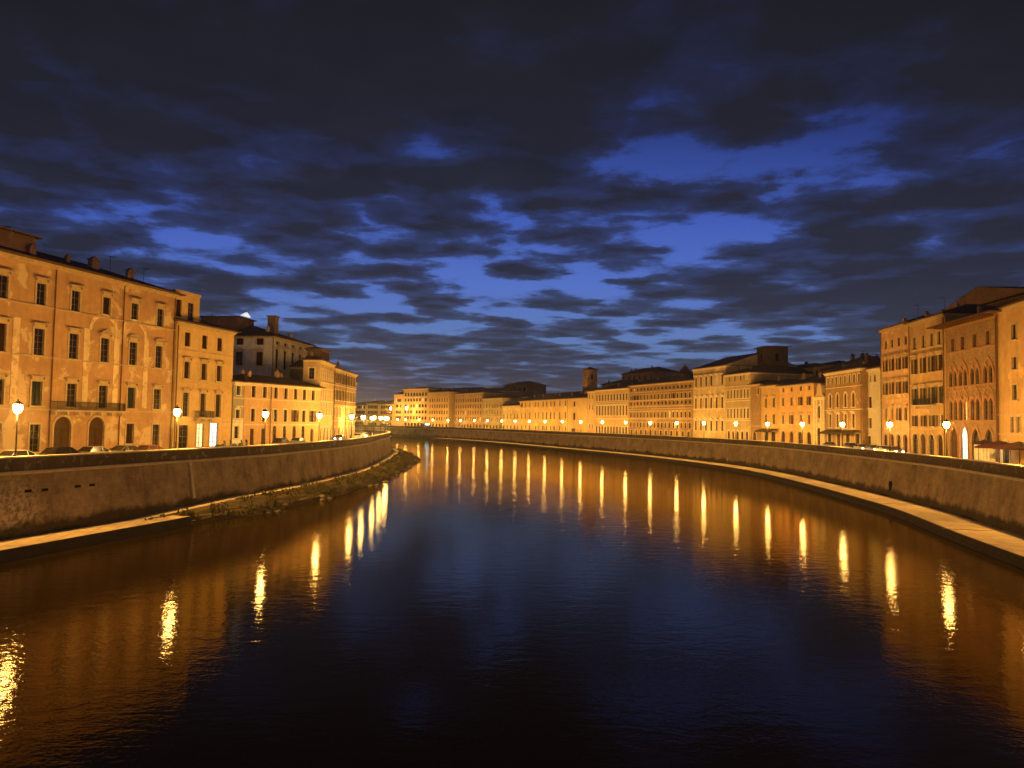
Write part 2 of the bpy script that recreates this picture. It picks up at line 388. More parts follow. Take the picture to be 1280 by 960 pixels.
ROAD = 6.0
DEBUG = []
class Building:
    """a house whose front runs from plan point A to plan point B (left to right as seen from the river)"""
    def __init__(s, name, label, A, B, eave, depth=12, wall=None, trim=None, cat='building', base=ROAD, roof=True, ov=.7, slope=.33, group=None):
        A, B = Vector(A), Vector(B); s.A, s.B = A, B; s.W = (B - A).length; s.H = eave - base; s.D = depth; s.base = base
        rz = math.atan2(B.y - A.y, B.x - A.x)
        s.root = empty(name, label, cat, (A.x, A.y, base), rz, group); s.holes = []; s.sides = {'L': [], 'R': []}
        if wall.name in PP and wall.name in ('plaster_ochre', 'plaster_cream', 'plaster_tan', 'plaster_yellow', 'plaster_peach') and A.x > -30:
            col, patch, amt, scale, dirt, brick = PP[wall.name]; rv = random.Random(int(A.x * 13 + A.y * 7)); f = rv.uniform(.68, 1.12); w_ = rv.uniform(-.10, .12)
            col = (col[0] * f * (1 + w_ * .3), col[1] * f * (1 - w_), col[2] * f * (1 - 1.6 * w_))
            wall = plaster(wall.name + '_%d' % len(MATS), col, tuple(min(.8, c_ * 1.35) for c_ in col), rv.uniform(.1, .8), rv.uniform(.2, .6), rv.uniform(.3, .6))
        s.wall = wall; s.trim = trim or M_TRIM; s.roof = roof; s.ov = ov; s.slope = slope; s.courses = []; s.extra = []
        DEBUG.append((name, round(s.W, 1), round(s.H, 1), tuple(round(t) for t in A), tuple(round(t) for t in B)))
    def u(s, px, py=500):
        p = on_poly(px, py, [tuple(s.A + (s.A - s.B) * 3), tuple(s.B + (s.B - s.A) * 3)])
        return (p - s.A).dot((s.B - s.A).normalized())
    def z(s, px, py):
        u = s.u(px, py); p = s.A + (s.B - s.A).normalized() * u
        return z_at(px, py, p) - s.base
    def add(s, x, z0, w, h, style='glass', frame='sill', arch=None, shutters=None, side=None, part='window'):
        """one opening centred on x"""
        lim = s.D if side else s.W
        if part == 'window':
            s.rnd = getattr(s, 'rnd', None) or random.Random(len(s.root.name) * 7 + int(s.W * 100))
            q = s.rnd.random()
            if style in ('glass', 'closed', 'closedg'):
                if q < .02 and s.root.location.x != -47.5: style = 'lit'
                elif style == 'glass' and q < .2: style = 'closed'
                elif style != 'glass' and q < .2: style = 'glass'
                elif style == 'closed' and q < .3 and frame is not None and not shutters and w < 1.3: style, shutters = 'glass', 'b'
        x0, x1 = x - w / 2, x + w / 2
        if x0 < .05 or x1 > lim - .05: return
        z0 = max(z0, .02); h = min(h, s.H - z0 - .15)
        if h < .3: return
        (s.sides[side] if side else s.holes).append(dict(x0=x0, x1=x1, z0=z0, z1=z0 + h, arch=arch))
        if side == 'R': loc, rot = (s.W, x0, z0), math.pi / 2
        elif side == 'L': loc, rot = (0, s.D - x0, z0), -math.pi / 2
        else: loc, rot = (x0, 0, z0), 0
        o = obj_of(part, pane_mesh(w, h, arch, style), s.root, loc); o.rotation_euler = (0, 0, rot)
        if frame: obj_of('frame', frame_mesh(w, h, arch, frame, s.trim), o)
        if shutters:
            m = M_SHUT if shutters == 'g' else M_SHUTB; hh = h - (w / 2 if arch else 0)
            sm = shutter_mesh(w / 2, hh, m)
            obj_of('shutter', sm, o, (-w / 2 - .02, -.08, 0)); obj_of('shutter', sm, o, (w + .02, -.08, 0))
        return o
    def row(s, cols, z0, h, w, **kw):
        for x in cols: s.add(x, z0, w, h, **kw)
    def prow(s, ref, yt, yb, cols, w, **kw):
        """a row measured on the photograph: at column ref its openings run from yt to yb"""
        zt, zb = s.z(ref, yt), s.z(ref, yb)
        s.row([s.u(c) if c > 0 else c for c in cols] if not isinstance(cols, int) else s.even(cols), zb, zt - zb, w, **kw)
    def even(s, n, m=None):
        m = s.W / n / 2 if m is None else m
        return [m + (s.W - 2 * m) * i / max(1, n - 1) for i in range(n)]
    def course(s, z, h=.18, pr=.2): s.courses.append((z, h, pr))
    def finish(s, cornice=True, pipes=(), gable=None):
        bm = bmesh.new(); W_, D_, H_ = s.W, s.D, s.H
        wall_with_holes(bm, W_, 0, H_, s.holes)
        wall_with_holes(bm, D_, 0, H_, s.sides['R'], lambda x, y, z: (W_ - y, x, z))
        wall_with_holes(bm, D_, 0, H_, s.sides['L'], lambda x, y, z: (y, D_ - x, z))
        quad(bm, [(W_, D_, 0), (0, D_, 0), (0, D_, H_), (W_, D_, H_)])
        quad(bm, [(0, 0, H_ - .002), (W_, 0, H_ - .002), (W_, D_, H_ - .002), (0, D_, H_ - .002)])
        link('wall', bm, s.wall, s.root)
        if s.courses:
            bm = bmesh.new()
            for z, h, pr in s.courses: box(bm, -.002, W_ + .002, -pr, .03, z, z + h)
            link('string_course', bm, s.trim, s.root)
        if cornice:
            bm = bmesh.new(); box(bm, -.1, W_ + .1, -.22, .05, H_ - .5, H_ - .25); box(bm, -.25, W_ + .25, -.42, .05, H_ - .25, H_ - .01)
            box(bm, W_ + .002, W_ + .25, .05, D_, H_ - .3, H_ - .012); box(bm, -.25, -.002, .05, D_, H_ - .3, H_ - .012)
            link('cornice', bm, s.trim, s.root)
        if s.roof:
            bm = bmesh.new(); s.ridge = hip_roof(bm, 0, W_, 0, D_, H_, s.ov, s.slope, gable=gable); s.roof_o = link('roof', bm, M_ROOF, s.root)
            if gable == 'x':
                bm = bmesh.new(); xr = W_ + s.ov + .01; a_ = [(xr, -.3, H_ + .17), (xr, D_ / 2, s.ridge - .12), (xr, D_ + .3, H_ + .17)]; quad(bm, a_); quad(bm, [(x_ + .06, y_, z_) for x_, y_, z_ in a_])
                for i in range(3): p_, q_ = a_[i], a_[(i + 1) % 3]; quad(bm, [p_, q_, (q_[0] + .06, q_[1], q_[2]), (p_[0] + .06, p_[1], p_[2])])
                link('gable', bm, s.wall, s.root)
            elif gable and W_ < D_:
                bm = bmesh.new(); prism(bm, [(-.3, H_ + .17), (W_ / 2, s.ridge - .12), (W_ + .3, H_ + .17)], -s.ov - .06, -s.ov - .01); link('gable', bm, s.wall, s.root)
            rc = random.Random(int(W_ * 77)); cx_ = rc.uniform(1.5, 4)
            while cx_ < W_ - 1.5 and gable is None and W_ > 6:
                s.chimney(cx_, min(D_ - 1.2, rc.uniform(2.2, 4.5)), rc.uniform(.6, 1.3), rc.uniform(.5, .9)); cx_ += rc.uniform(5, 13)
                if rc.random() < .6: s.aerial(min(W_ - 1, cx_ - 2.5), min(D_ - 1, 3.5))
        for x in pipes:
            bm = bmesh.new(); cyl(bm, x, -.16, 0, H_ - .3, .075, n=8); link('downpipe', bm, M_PIPE, s.root)
        return s
    def chimney(s, x, y, h=1.6, w=.8, m=None):
        bm = bmesh.new(); q = min(min(y, s.D - y) + s.ov, min(x, s.W - x) + s.ov) * s.slope; z0 = s.H + q - .3
        box(bm, x - w / 2, x + w / 2, y - w / 3, y + w / 3, z0, z0 + h); box(bm, x - w * .62, x + w * .62, y - w * .45, y + w * .45, z0 + h, z0 + h + .12)
        prism(bm, [(x - w * .5, z0 + h + .12), (x, z0 + h + .5), (x + w * .5, z0 + h + .12)], y - w * .35, y + w * .35)
        link('chimney', bm, m or s.wall, s.roof_o)
    def aerial(s, x, y):
        bm = bmesh.new(); q = min(min(y, s.D - y) + s.ov, min(x, s.W - x) + s.ov) * s.slope; z0 = s.H + max(0, q) - .2
        cyl(bm, x, y, z0, z0 + 2.6, .03, n=6)
        for i in range(5): box(bm, x - .5 + i * .03, x + .5 - i * .03, y - .012 - i * .22, y + .012 - i * .22, z0 + 2.45, z0 + 2.475)
        box(bm, x - .012, x + .012, y - .9, y - .03, z0 + 2.476, z0 + 2.5)
        link('aerial', bm, M_IRON, s.roof_o)
    def attic(s, x0, x1, y0, y1, h, n=0, m=None, slope=.25, z0=None):
        """a raised storey standing on the roof, with its own small roof"""
        bm = bmesh.new(); zz = s.H + .1 if z0 is None else z0; w = x1 - x0
        hs = [dict(x0=w * (i + .5) / n - .45, x1=w * (i + .5) / n + .45, z0=zz + h * .35, z1=zz + h * .85) for i in range(n)]
        wall_with_holes(bm, w, zz, zz + h, hs, lambda x, y, z: (x0 + x, y0 + y, z))
        for (a, b, c, d) in ((x1, y0, x1, y1), (x1, y1, x0, y1), (x0, y1, x0, y0)): quad(bm, [(a, b, zz), (c, d, zz), (c, d, zz + h), (a, b, zz + h)])
        o = link('attic', bm, m or s.wall, s.root)
        for q in hs:
            obj_of('window', pane_mesh(.9, h * .5, None, 'glass'), o, (x0 + q['x0'], y0, q['z0']))
        bm = bmesh.new(); hip_roof(bm, x0, x1, y0, y1, zz + h, .5, slope); link('roof', bm, M_ROOF, o)
        return o
    def balcony(s, x0, x1, z, d=1.0):
        bm = bmesh.new(); box(bm, x0, x1, -d, -.002, z - .18, z)
        n = max(2, int((x1 - x0) / 1.6))
        for i in range(n + 1):
            x = x0 + .15 + (x1 - x0 - .3) * i / n; prism(bm, [(x - .12, z - .18), (x + .12, z - .18), (x + .08, z - .6), (x - .08, z - .6)], -d * .7, -.002)
        o = link('balcony', bm, M_STONE, s.root)
        bm = bmesh.new(); box(bm, x0 + .03, x1 - .03, -d + .03, -d + .08, z + .95, z + 1.0)
        box(bm, x0 + .03, x0 + .08, -d + .08, -.01, z + .95, z + 1.0); box(bm, x1 - .08, x1 - .03, -d + .08, -.01, z + .95, z + 1.0)
        x = x0 + .04
        while x < x1 - .04: box(bm, x, x + .03, -d + .035, -d + .07, z, z + .95); x += .13
        y = -d + .1
        while y < -.05:
            for x in (x0 + .04, x1 - .07): box(bm, x, x + .03, y, y + .03, z, z + .95)
            y += .13
        link('railing', bm, M_IRON, o)
    def awning(s, x0, x1, z, d=1.8, m=None):
        bm = bmesh.new(); prism_pts = [(-.05, z), (-d, z - .7), (-d, z - .95), (-d + .04, z - .95), (-d + .04, z - .74), (-.05, z - .06)]
        a = [bm.verts.new((x0, y, zz)) for y, zz in prism_pts]; b = [bm.verts.new((x1, y, zz)) for y, zz in prism_pts]; n = len(a)
        bm.faces.new(a); bm.faces.new(b[::-1])
        for i in range(n): bm.faces.new((a[i], b[i], b[(i + 1) % n], a[(i + 1) % n]))
        link('awning', bm, m or M_SHUTB, s.root)

# ------------------------------------------------------------------ the river's plan (metres; camera on the bridge at 0,0)
LW = smooth([(-61, -25), (-54, 3), (-47, 31), (-40, 59), (-35.8, 76), (-31.3, 95), (-29.2, 114), (-28.2, 134), (-28.7, 152), (-30.2, 172),
             (-32.2, 195), (-34.2, 215), (-37.8, 235), (-43, 252), (-53, 270), (-70, 288), (-100, 305), (-160, 325), (-400, 360)])
RW = smooth([(22, -25), (32, 3), (40, 31), (44, 51), (47.7, 70), (52.3, 91), (54.7, 110), (56.5, 130), (57.8, 152), (57.6, 172), (55.3, 192), (51.3, 212), (46.4, 232),
             (40.5, 252), (34.3, 270), (27.5, 288), (20.5, 306), (13.5, 325), (6.5, 343), (-1, 361), (-9, 379), (-17.5, 397), (-27, 416), (-37.5, 434),
             (-50, 452), (-64, 470), (-82, 488), (-104, 504), (-135, 520), (-200, 540), (-420, 570)])

def sweep(bm, poly, prof, side, i0=0, i1=None, mi=0, close=False):
    """prof: list of (d, z); d = metres away from the river of the wall line"""
    pts = poly[i0:i1]; offs = {}
    for d, z in prof:
        if d not in offs: offs[d] = offset(poly, d * side)[i0:i1]
    rows = [[bm.verts.new((*offs[d][i], z)) for d, z in prof] for i in range(len(pts))]
    n = len(prof)
    for a, b in zip(rows, rows[1:]):
        for j in range(n - (0 if close else 1)):
            bm.faces.new((a[j], b[j], b[(j + 1) % n], a[(j + 1) % n])).material_index = mi
    if close: bm.faces.new(rows[0]); bm.faces.new(rows[-1][::-1])

def stained_wall():
    m = bpy.data.materials.new('river_wall_render'); m.use_nodes = True; k = N(m.node_tree); b = m.node_tree.nodes['Principled BSDF']
    geo = k.add('ShaderNodeNewGeometry').outputs['Position']; sp = k.add('ShaderNodeSeparateXYZ'); k.l.new(geo, sp.inputs[0]); z = sp.outputs[2]
    n1 = k.noise(geo, .35, 6, .65); n2 = k.noise(geo, 1.6, 6, .7)
    c = k.mix(k.mapr(n1, .35, .68), (.30, .225, .14), (.54, .42, .27))
    c = k.mix(1.0, c, k.mapr(n2, .3, .7, .78, 1.15), 'MULTIPLY')
    st = k.noise(k.scale(geo, (.9, .9, .07)), 1.0, 5, .6)
    c = k.mix(k.mapr(st, .56, .72, 0, .5), c, (.10, .075, .045))
    ef = k.noise(geo, .9, 8, .72)                                  # pale salt bloom low on the wall
    low = k.mapr(k.m('ABSOLUTE', k.m('SUBTRACT', z, 2.8)), .4, 1.6, 1, 0)
    c = k.mix(k.m('MULTIPLY', k.mapr(ef, .60, .68, 0, .55), low), c, (.58, .50, .38))
    vd = k.add('ShaderNodeVectorMath', operation='DISTANCE'); k.put(vd.inputs[0], geo); vd.inputs[1].default_value = (-38.6, 60.5, 2.9)
    bl = k.m('MULTIPLY', k.mapr(vd.outputs['Value'], 1.2, 3.6, 1, 0), k.mapr(k.noise(geo, 2.6, 7, .75), .44, .56, 0, .9)); c = k.mix(bl, c, (.80, .70, .50))
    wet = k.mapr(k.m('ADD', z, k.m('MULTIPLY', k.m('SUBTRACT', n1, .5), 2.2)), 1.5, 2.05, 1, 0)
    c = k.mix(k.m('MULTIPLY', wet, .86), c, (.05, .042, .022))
    bt = k.add('ShaderNodeTexBrick'); mp = k.add('ShaderNodeCombineXYZ')
    k.put(mp.inputs[0], k.m('ADD', sp.outputs[1], k.m('MULTIPLY', sp.outputs[0], .3))); k.put(mp.inputs[1], z)
    k.l.new(mp.outputs[0], bt.inputs['Vector']); bt.inputs['Scale'].default_value = 1; bt.inputs['Brick Width'].default_value = .9; bt.inputs['Row Height'].default_value = .35; bt.inputs['Mortar Size'].default_value = .02
    bt.inputs['Color1'].default_value = (1, 1, 1, 1); bt.inputs['Color2'].default_value = (.88, .88, .88, 1); bt.inputs['Mortar'].default_value = (.8, .8, .8, 1)
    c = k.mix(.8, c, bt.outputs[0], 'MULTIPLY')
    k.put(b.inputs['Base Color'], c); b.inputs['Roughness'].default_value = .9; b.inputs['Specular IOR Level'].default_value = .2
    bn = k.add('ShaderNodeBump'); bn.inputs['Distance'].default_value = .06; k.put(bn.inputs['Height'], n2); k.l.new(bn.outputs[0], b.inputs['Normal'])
    return m
M_WALL = stained_wall()
M_PARA = plaster('parapet_stone', (.15, .11, .072), (.34, .27, .19), .45, 1.3, .55)
M_COPE = mat('coping_stone', (.62, .52, .38), .8, (5, .4))
def slabs(name, a, b, w, h, swap=False):
    m = bpy.data.materials.new(name); m.use_nodes = True; k = N(m.node_tree); b_ = m.node_tree.nodes['Principled BSDF']
    g = k.add('ShaderNodeNewGeometry').outputs['Position']; bt = k.add('ShaderNodeTexBrick'); mp = k.add('ShaderNodeMapping'); mp.inputs['Rotation'].default_value = (0, 0, R(78)); k.put(mp.inputs[0], g); k.l.new(mp.outputs[0], bt.inputs['Vector'])
    bt.inputs['Scale'].default_value = 1; bt.inputs['Brick Width'].default_value = w; bt.inputs['Row Height'].default_value = h; bt.inputs['Mortar Size'].default_value = .03
    bt.inputs['Color1'].default_value = (1, 1, 1, 1); bt.inputs['Color2'].default_value = (.8, .8, .8, 1); bt.inputs['Mortar'].default_value = (.42, .4, .36, 1)
    c = k.mix(k.mapr(k.noise(g, .5, 7, .7), .3, .68), a, b); c = k.mix(k.mapr(k.noise(g, 2.2, 6, .7), .56, .7, 0, .6), c, tuple(x * .4 for x in a)); c = k.mix(1.0, c, bt.outputs[0], 'MULTIPLY')
    k.put(b_.inputs['Base Color'], c); b_.inputs['Roughness'].default_value = .85; bn = k.add('ShaderNodeBump'); bn.inputs['Distance'].default_value = .03; k.put(bn.inputs['Height'], k.noise(g, 4, 6, .7)); k.l.new(bn.outputs[0], b_.inputs['Normal']); return m
M_PAVE = slabs('path_stone', (.36, .28, .19), (.56, .45, .31), 1.9, 1.3)
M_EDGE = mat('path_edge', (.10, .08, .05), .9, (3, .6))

def river_wall(poly, side, name, label, extra=0.0):
    root = empty(name, label, 'wall', (*poly[12], ROAD)); root.location = (0, 0, 0)
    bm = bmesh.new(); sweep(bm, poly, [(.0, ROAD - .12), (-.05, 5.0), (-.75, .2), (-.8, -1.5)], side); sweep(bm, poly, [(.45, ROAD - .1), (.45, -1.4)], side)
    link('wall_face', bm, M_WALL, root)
    bm = bmesh.new(); sweep(bm, poly, [(.02, ROAD - .05), (.02, ROAD + 1.0), (.42, ROAD + 1.0), (.42, ROAD - .05)], side, close=True); link('parapet', bm, M_PARA, root)
    bm = bmesh.new(); sweep(bm, poly, [(-.06, ROAD + 1.003), (-.06, ROAD + 1.13), (.50, ROAD + 1.13), (.50, ROAD + 1.003)], side, close=True); link('coping', bm, M_COPE, root)
    bm = bmesh.new(); sweep(bm, poly, [(.4, ROAD - .32), (-.24, ROAD - .32), (-.34, ROAD - .20), (-.34, ROAD - .06), (.4, ROAD - .06)], side, close=True); link('cornice', bm, M_COPE, root)
    return root
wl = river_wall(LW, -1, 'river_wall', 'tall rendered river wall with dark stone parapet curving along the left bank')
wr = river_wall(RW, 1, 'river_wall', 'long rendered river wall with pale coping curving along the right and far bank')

# ground, roads
def terrain_mat():
    return mat('ground_earth', (.10, .08, .06), .95)
M_ASPH = mat('asphalt', (.055, .052, .05), .8, (12, .3)); M_SIDE = mat('pavement_stone', (.22, .19, .15), .85, (4, .3))
bm = bmesh.new()
for poly, side, X in ((LW, -1, -2500), (RW, 1, 2500)):
    o = offset(poly, .44 * side)
    for a, b in zip(o, o[1:]): quad(bm, [(*a, ROAD - .02), (*b, ROAD - .02), (X, b[1], ROAD - .02), (X, a[1], ROAD - .02)])
quad(bm, [(-2500, RW[-1][1], ROAD - .02), (2500, RW[-1][1], ROAD - .02), (2500, 3000, ROAD - .02), (-2500, 3000, ROAD - .02)])
for s_ in (-1, 1): quad(bm, [(s_ * 2500, -25, ROAD - .02), (s_ * 2500, -600, ROAD - .02), (s_ * 25, -600, ROAD - .02), (s_ * 60, -25, ROAD - .02)])
link('ground', bm, mat('ground_earth', (.09, .075, .06), .95)); tag(bpy.data.objects['ground'], kind='structure')
def strip(name, poly, side, d0, d1, z, m):
    bm = bmesh.new(); sweep(bm, poly, [(d0, z), (d1, z)], side); tag(link(name, bm, m), kind='structure')
for poly, side in ((LW, -1), (RW, 1)):
    bm = bmesh.new(); sweep(bm, poly, [(.44, ROAD + .12), (2.0, ROAD + .12), (2.0, ROAD - .02)], side); tag(link('pavement', bm, M_SIDE), kind='structure')
    strip('road', poly, side, 2.0, 9.4, ROAD - .012, M_ASPH)
    if side == 1:
        bm = bmesh.new(); sweep(bm, poly, [(9.4, ROAD - .02), (9.4, ROAD + .12), (11.4, ROAD + .12)], side, 0, 90); tag(link('pavement', bm, M_SIDE), kind='structure')

# water
def water_mat():
    m = bpy.data.materials.new('river_water'); m.use_nodes = True; k = N(m.node_tree); m.node_tree.nodes.clear()
    out = k.add('ShaderNodeOutputMaterial'); g = k.add('ShaderNodeNewGeometry').outputs['Position']
    big_ = k.noise(k.scale(g, (.030, .014, 1)), 1.0, 3, .5); calm = k.mapr(big_, .36, .62, .35, 1.0)
    h1 = k.noise(k.scale(g, (.6, 1.0, 1)), 1.15, 3, .5, .4); h2 = k.noise(k.scale(g, (.75, 1.0, 1)), 4.2, 3, .6, .3)
    h = k.m('MULTIPLY', k.m('ADD', k.m('MULTIPLY', h1, .021), k.m('MULTIPLY', h2, .0092)), calm)
    sy = k.add('ShaderNodeSeparateXYZ'); k.l.new(g, sy.inputs[0]); h = k.m('MULTIPLY', h, k.mapr(sy.outputs[1], 90, 230, 1.0, 1.8))   # livelier water in the open reach
    bn = k.add('ShaderNodeBump'); bn.inputs['Distance'].default_value = 1.0; k.put(bn.inputs['Height'], h)
    fr = k.add('ShaderNodeFresnel'); fr.inputs['IOR'].default_value = 1.31; k.l.new(bn.outputs[0], fr.inputs['Normal'])
    df = k.add('ShaderNodeBsdfDiffuse'); df.inputs['Color'].default_value = (.020, .013, .007, 1)
    gl = k.add('ShaderNodeBsdfGlossy'); gl.inputs['Color'].default_value = (.92, .80, .55, 1); gl.inputs['Roughness'].default_value = .012; k.l.new(bn.outputs[0], gl.inputs['Normal'])
    mx = k.add('ShaderNodeMixShader'); k.put(mx.inputs[0], fr.outputs[0]); k.l.new(df.outputs[0], mx.inputs[1]); k.l.new(gl.outputs[0], mx.inputs[2]); k.l.new(mx.outputs[0], out.inputs['Surface'])
    return m
bm = bmesh.new(); quad(bm, [(-900, -300, 0), (900, -300, 0), (900, 620, 0), (-900, 620, 0)]); tag(link('river', bm, water_mat()), kind='structure')
bm = bmesh.new(); quad(bm, [(-900, -300, -2.5), (900, -300, -2.5), (900, 620, -2.5), (-900, 620, -2.5)]); tag(link('river_bed', bm, mat('river_mud', (.05, .04, .025))), kind='structure')

# quay paths
def idx(poly, y): return next(i for i, p in enumerate(poly) if p[1] >= y)
bm = bmesh.new(); j0, j1 = 0, idx(RW, 440)
sweep(bm, RW, [(-.3, .78), (-5.9, .80)], 1, j0, j1); tag(link('path', bm, M_PAVE), kind='structure')
bm = bmesh.new(); sweep(bm, RW, [(-5.9, .80), (-6.05, .80), (-6.1, .35), (-6.3, .1), (-6.9, -.6)], 1, j0, j1); tag(link('path_edge', bm, M_EDGE), kind='structure')
i2 = idx(LW, 74); i3 = idx(LW, 300)
bm = bmesh.new(); sweep(bm, LW, [(-.3, .82), (-4.6, .80)], -1, 0, i2 + 1); tag(link('path', bm, M_PAVE), kind='structure')
bm = bmesh.new(); sweep(bm, LW, [(-4.6, .80), (-4.75, .80), (-4.8, .3), (-5.4, -.6)], -1, 0, i2 + 1); tag(link('path_edge', bm, M_EDGE), kind='structure')
# the left path climbs a little and narrows above an overgrown bank
bm = bmesh.new(); o0 = offset(LW, .3); o1 = offset(LW, 1.9); o2 = offset(LW, 2.5)
def hz(i): return min(1.5, .8 + .7 * max(0, (LW[i][1] - 72) / 16))
rows = [[bm.verts.new((*o0[i], hz(i) + .02)), bm.verts.new((*o2[i], hz(i)))] for i in range(i2 - 1, i3)]
for a, b in zip(rows, rows[1:]): bm.faces.new((a[0], b[0], b[1], a[1]))
tag(link('path', bm, mat('path_earth_stone', (.36, .29, .2), .9, (3, .5))), kind='structure')
M_EARTH = mat('bank_earth', (.085, .066, .036), .95, (2, .8))
bm = bmesh.new(); bank = []
def bank_w(i):
    y = LW[i][1]; return 2.2 + 1.6 * min(1, max(0, (y - 70) / 20)) + .6 * min(1, max(0, (y - 95) / 60)) + 2.2 * math.exp(-((y - 200) / 22) ** 2) + .5 * math.sin(y * .31) + .3 * math.sin(y * .83)
for i in range(i2 - 1, i3):
    w = bank_w(i); row = []
    for j in range(7):
        t = j / 6; d = 2.5 + (w) * t
        p = offset(LW[max(0, i - 1):i + 2], d)[1 if i else 0]
        row.append((p[0], p[1], (hz(i) - .03) * (1 - t) ** .8 + .18 * math.sin(i * 1.7 + j * 2.1) * (0 < j < 6) - (.25 if j == 6 else 0)))
    bank.append(row)
vr = [[bm.verts.new(p) for p in r] for r in bank]
for a, b in zip(vr, vr[1:]):
    for j in range(6): bm.faces.new((a[j], b[j], b[j + 1], a[j + 1]))
quad_end = bm.faces.new([v for v in vr[0]] + [bm.verts.new((bank[0][-1][0], bank[0][-1][1], -1)), bm.verts.new((bank[0][0][0], bank[0][0][1], -1))])
tag(link('river_bank', bm, M_EARTH), kind='structure')

# ------------------------------------------------------------------ facades, left bank
PL_ORANGE = plaster('plaster_orange', (.50, .31, .17), (.68, .53, .34), .75, .22, .35)
PL_YELLOW = plaster('plaster_yellow', (.60, .42, .20), None, 0, .3, .28)
PL_GREY = plaster('plaster_grey', (.34, .31, .27), (.5, .46, .38), .2, .3, .3)
PL_PEACH = plaster('plaster_peach', (.58, .38, .22), None, 0, .3, .2)
PL_CREAM = plaster('plaster_cream', (.55, .41, .23), (.64, .54, .38), .3, .3, .4)
PL_TAN = plaster('plaster_tan', (.42, .29, .16), (.54, .40, .25), .35, .3, .45)
PL_OCHRE = plaster('plaster_ochre', (.55, .39, .20), (.64, .5, .33), .2, .25, .3)
PL_PALE = plaster('plaster_pale', (.56, .50, .38), None, 0, .3, .25)
PL_BRICK = plaster('dark_brick', (.31, .205, .125), (.42, .3, .2), .25, .8, .4, True)
PL_BROWN = plaster('brown_stone', (.20, .13, .085), (.3, .22, .15), .3, .6, .4)

def FLx(y): return -55 + .253 * (y - 81.5)
# 1 the big weathered palace
p1 = Building('palace', 'long weathered orange palace with hooded windows and an iron balcony, largest on the left bank', (FLx(46), 46), (FLx(108), 108), ROAD + 21.9, 16, PL_ORANGE, M_TRIM, 'palace', ov=1.0)
pitch = (p1.u(196) - p1.u(45)) / 4; c0 = p1.u(45)
cols = [c0 + pitch * i for i in range(-6, 5)]
z = p1.z
cap = {0: 'hood', 1: 'hood', 2: 'pediment', 3: 'curved', 4: 'curved'}
for i, x in enumerate(cols):
    kk = i - 6
    p1.add(x, z(45, 380.5), 1.25, z(45, 353) - z(45, 380.5), frame='hood')
    p1.add(x, z(43, 443.5), 1.35, z(43, 410) - z(43, 443.5), frame=cap.get(kk, 'hood'))
    p1.add(x, z(42, 507), 1.4, z(42, 476.5) - z(42, 507), frame='hood', style='closedg' if kk in (0, 3) else 'glass')
    if kk in (1, 2):
        xx = p1.u(79.5 if kk == 1 else 122); p1.add(xx, .02, 2.5, 4.3, style='door', frame='plain', arch='round', part='door')
    else: p1.add(x, .9 if kk % 2 else .3, 1.35, 2.6 if kk % 2 else 3.1, style='closed' if kk == 3 else 'glass', frame='sill')
for zz in (z(45, 380.5) - .22, z(43, 443.5) - .24, z(42, 507) - .5): p1.course(zz)
p1.finish(pipes=[p1.u(62), p1.u(149), p1.u(213.5), p1.u(-15)])
p1.balcony(p1.u(63), p1.u(149), z(100, 513), 1.1)
z1_ = p1.z                            # pilaster strips and blind arches of the old front
for a in (p1.u(105), p1.u(143), p1.u(180), p1.u(16)):
    bm = bmesh.new(); box(bm, a - .45, a + .45, -.06, .02, 5.6, z1_(43, 400)); link('pilaster', bm, plaster('old_render', (.76, .60, .38), (.5, .32, .17), .9, .5, .3), p1.root)
for cpx in (126, 164):                   # blind arches framing the middle windows
    xa = p1.u(cpx); zc = z1_(43, 443); pts = arch_pts(3.9, 5.6, 'round', 14, xa - 1.95, zc); bm = bmesh.new()
    for p_, q_ in zip(pts, pts[1:]):
        o_ = [((a - xa) * 1.22 + xa, (c_ - zc) * 1.08 + zc) for a, c_ in (p_, q_)]; prism(bm, [p_, o_[0], o_[1], q_], -.05, .02)
    link('blind_arch', bm, MATS['old_render'], p1.root)
p1.chimney(p1.u(142), 4, 1.5, 1.1); p1.chimney(p1.u(187), 4, 1.3, .9)
a1 = p1.u(67, 300); p1.attic(a1 - 26, a1, 2.5, 13, 2.9, 0, slope=.22, z0=p1.H + .3)
# 2 yellow house
e2 = z_at(218, 401, p1.B)
p2 = Building('house', 'plain yellow house with two lit shop doors, right beside the orange palace', (FLx(108.4), 108.4), (FLx(121.7), 121.7), e2, 9.2, PL_YELLOW, M_TRIM, 'house', ov=.8)
cc = [p2.u(c) for c in (232, 253.5, 272.5)]; z = p2.z
p2.row(cc, z(232, 432.5), z(232, 415) - z(232, 432.5), 1.25, style='closed', frame=None)
p2.row(cc, z(232, 473), z(232, 452) - z(232, 473), 1.25, style='closed', frame='hood')
p2.row(cc, z(253, 521), z(253, 492) - z(253, 521), 1.3, style='closed', frame='hood')
p2.add(cc[0] - .2, .02, 2.0, 3.3, style='glass', frame=None, part='shop_door')
p2.add(cc[1] - .4, .02, 1.7, 3.5, style='shopwarm', frame='plain', part='shop_door'); p2.add(cc[2] - .8, .02, 2.0, 3.6, style='shop', frame='plain', part='shop_window')
for yy in (438, 478, 528): p2.course(z(232, yy), .16, .08)
p2.finish(pipes=[.25]); p2.balcony(p2.u(243), p2.u(263), z(253, 522), .9)
bm = bmesh.new(); ur = p2.u(249)
zt = p2.H + 4.6
wall_with_holes(bm, ur, p2.H + .2, zt, [dict(x0=.4, x1=1.6, z0=p2.H + .8, z1=p2.H + 3.3), dict(x0=3.0, x1=4.3, z0=p2.H + .5, z1=p2.H + 3.2)], lambda x, y, z_: (x, 0.5 + y, z_))
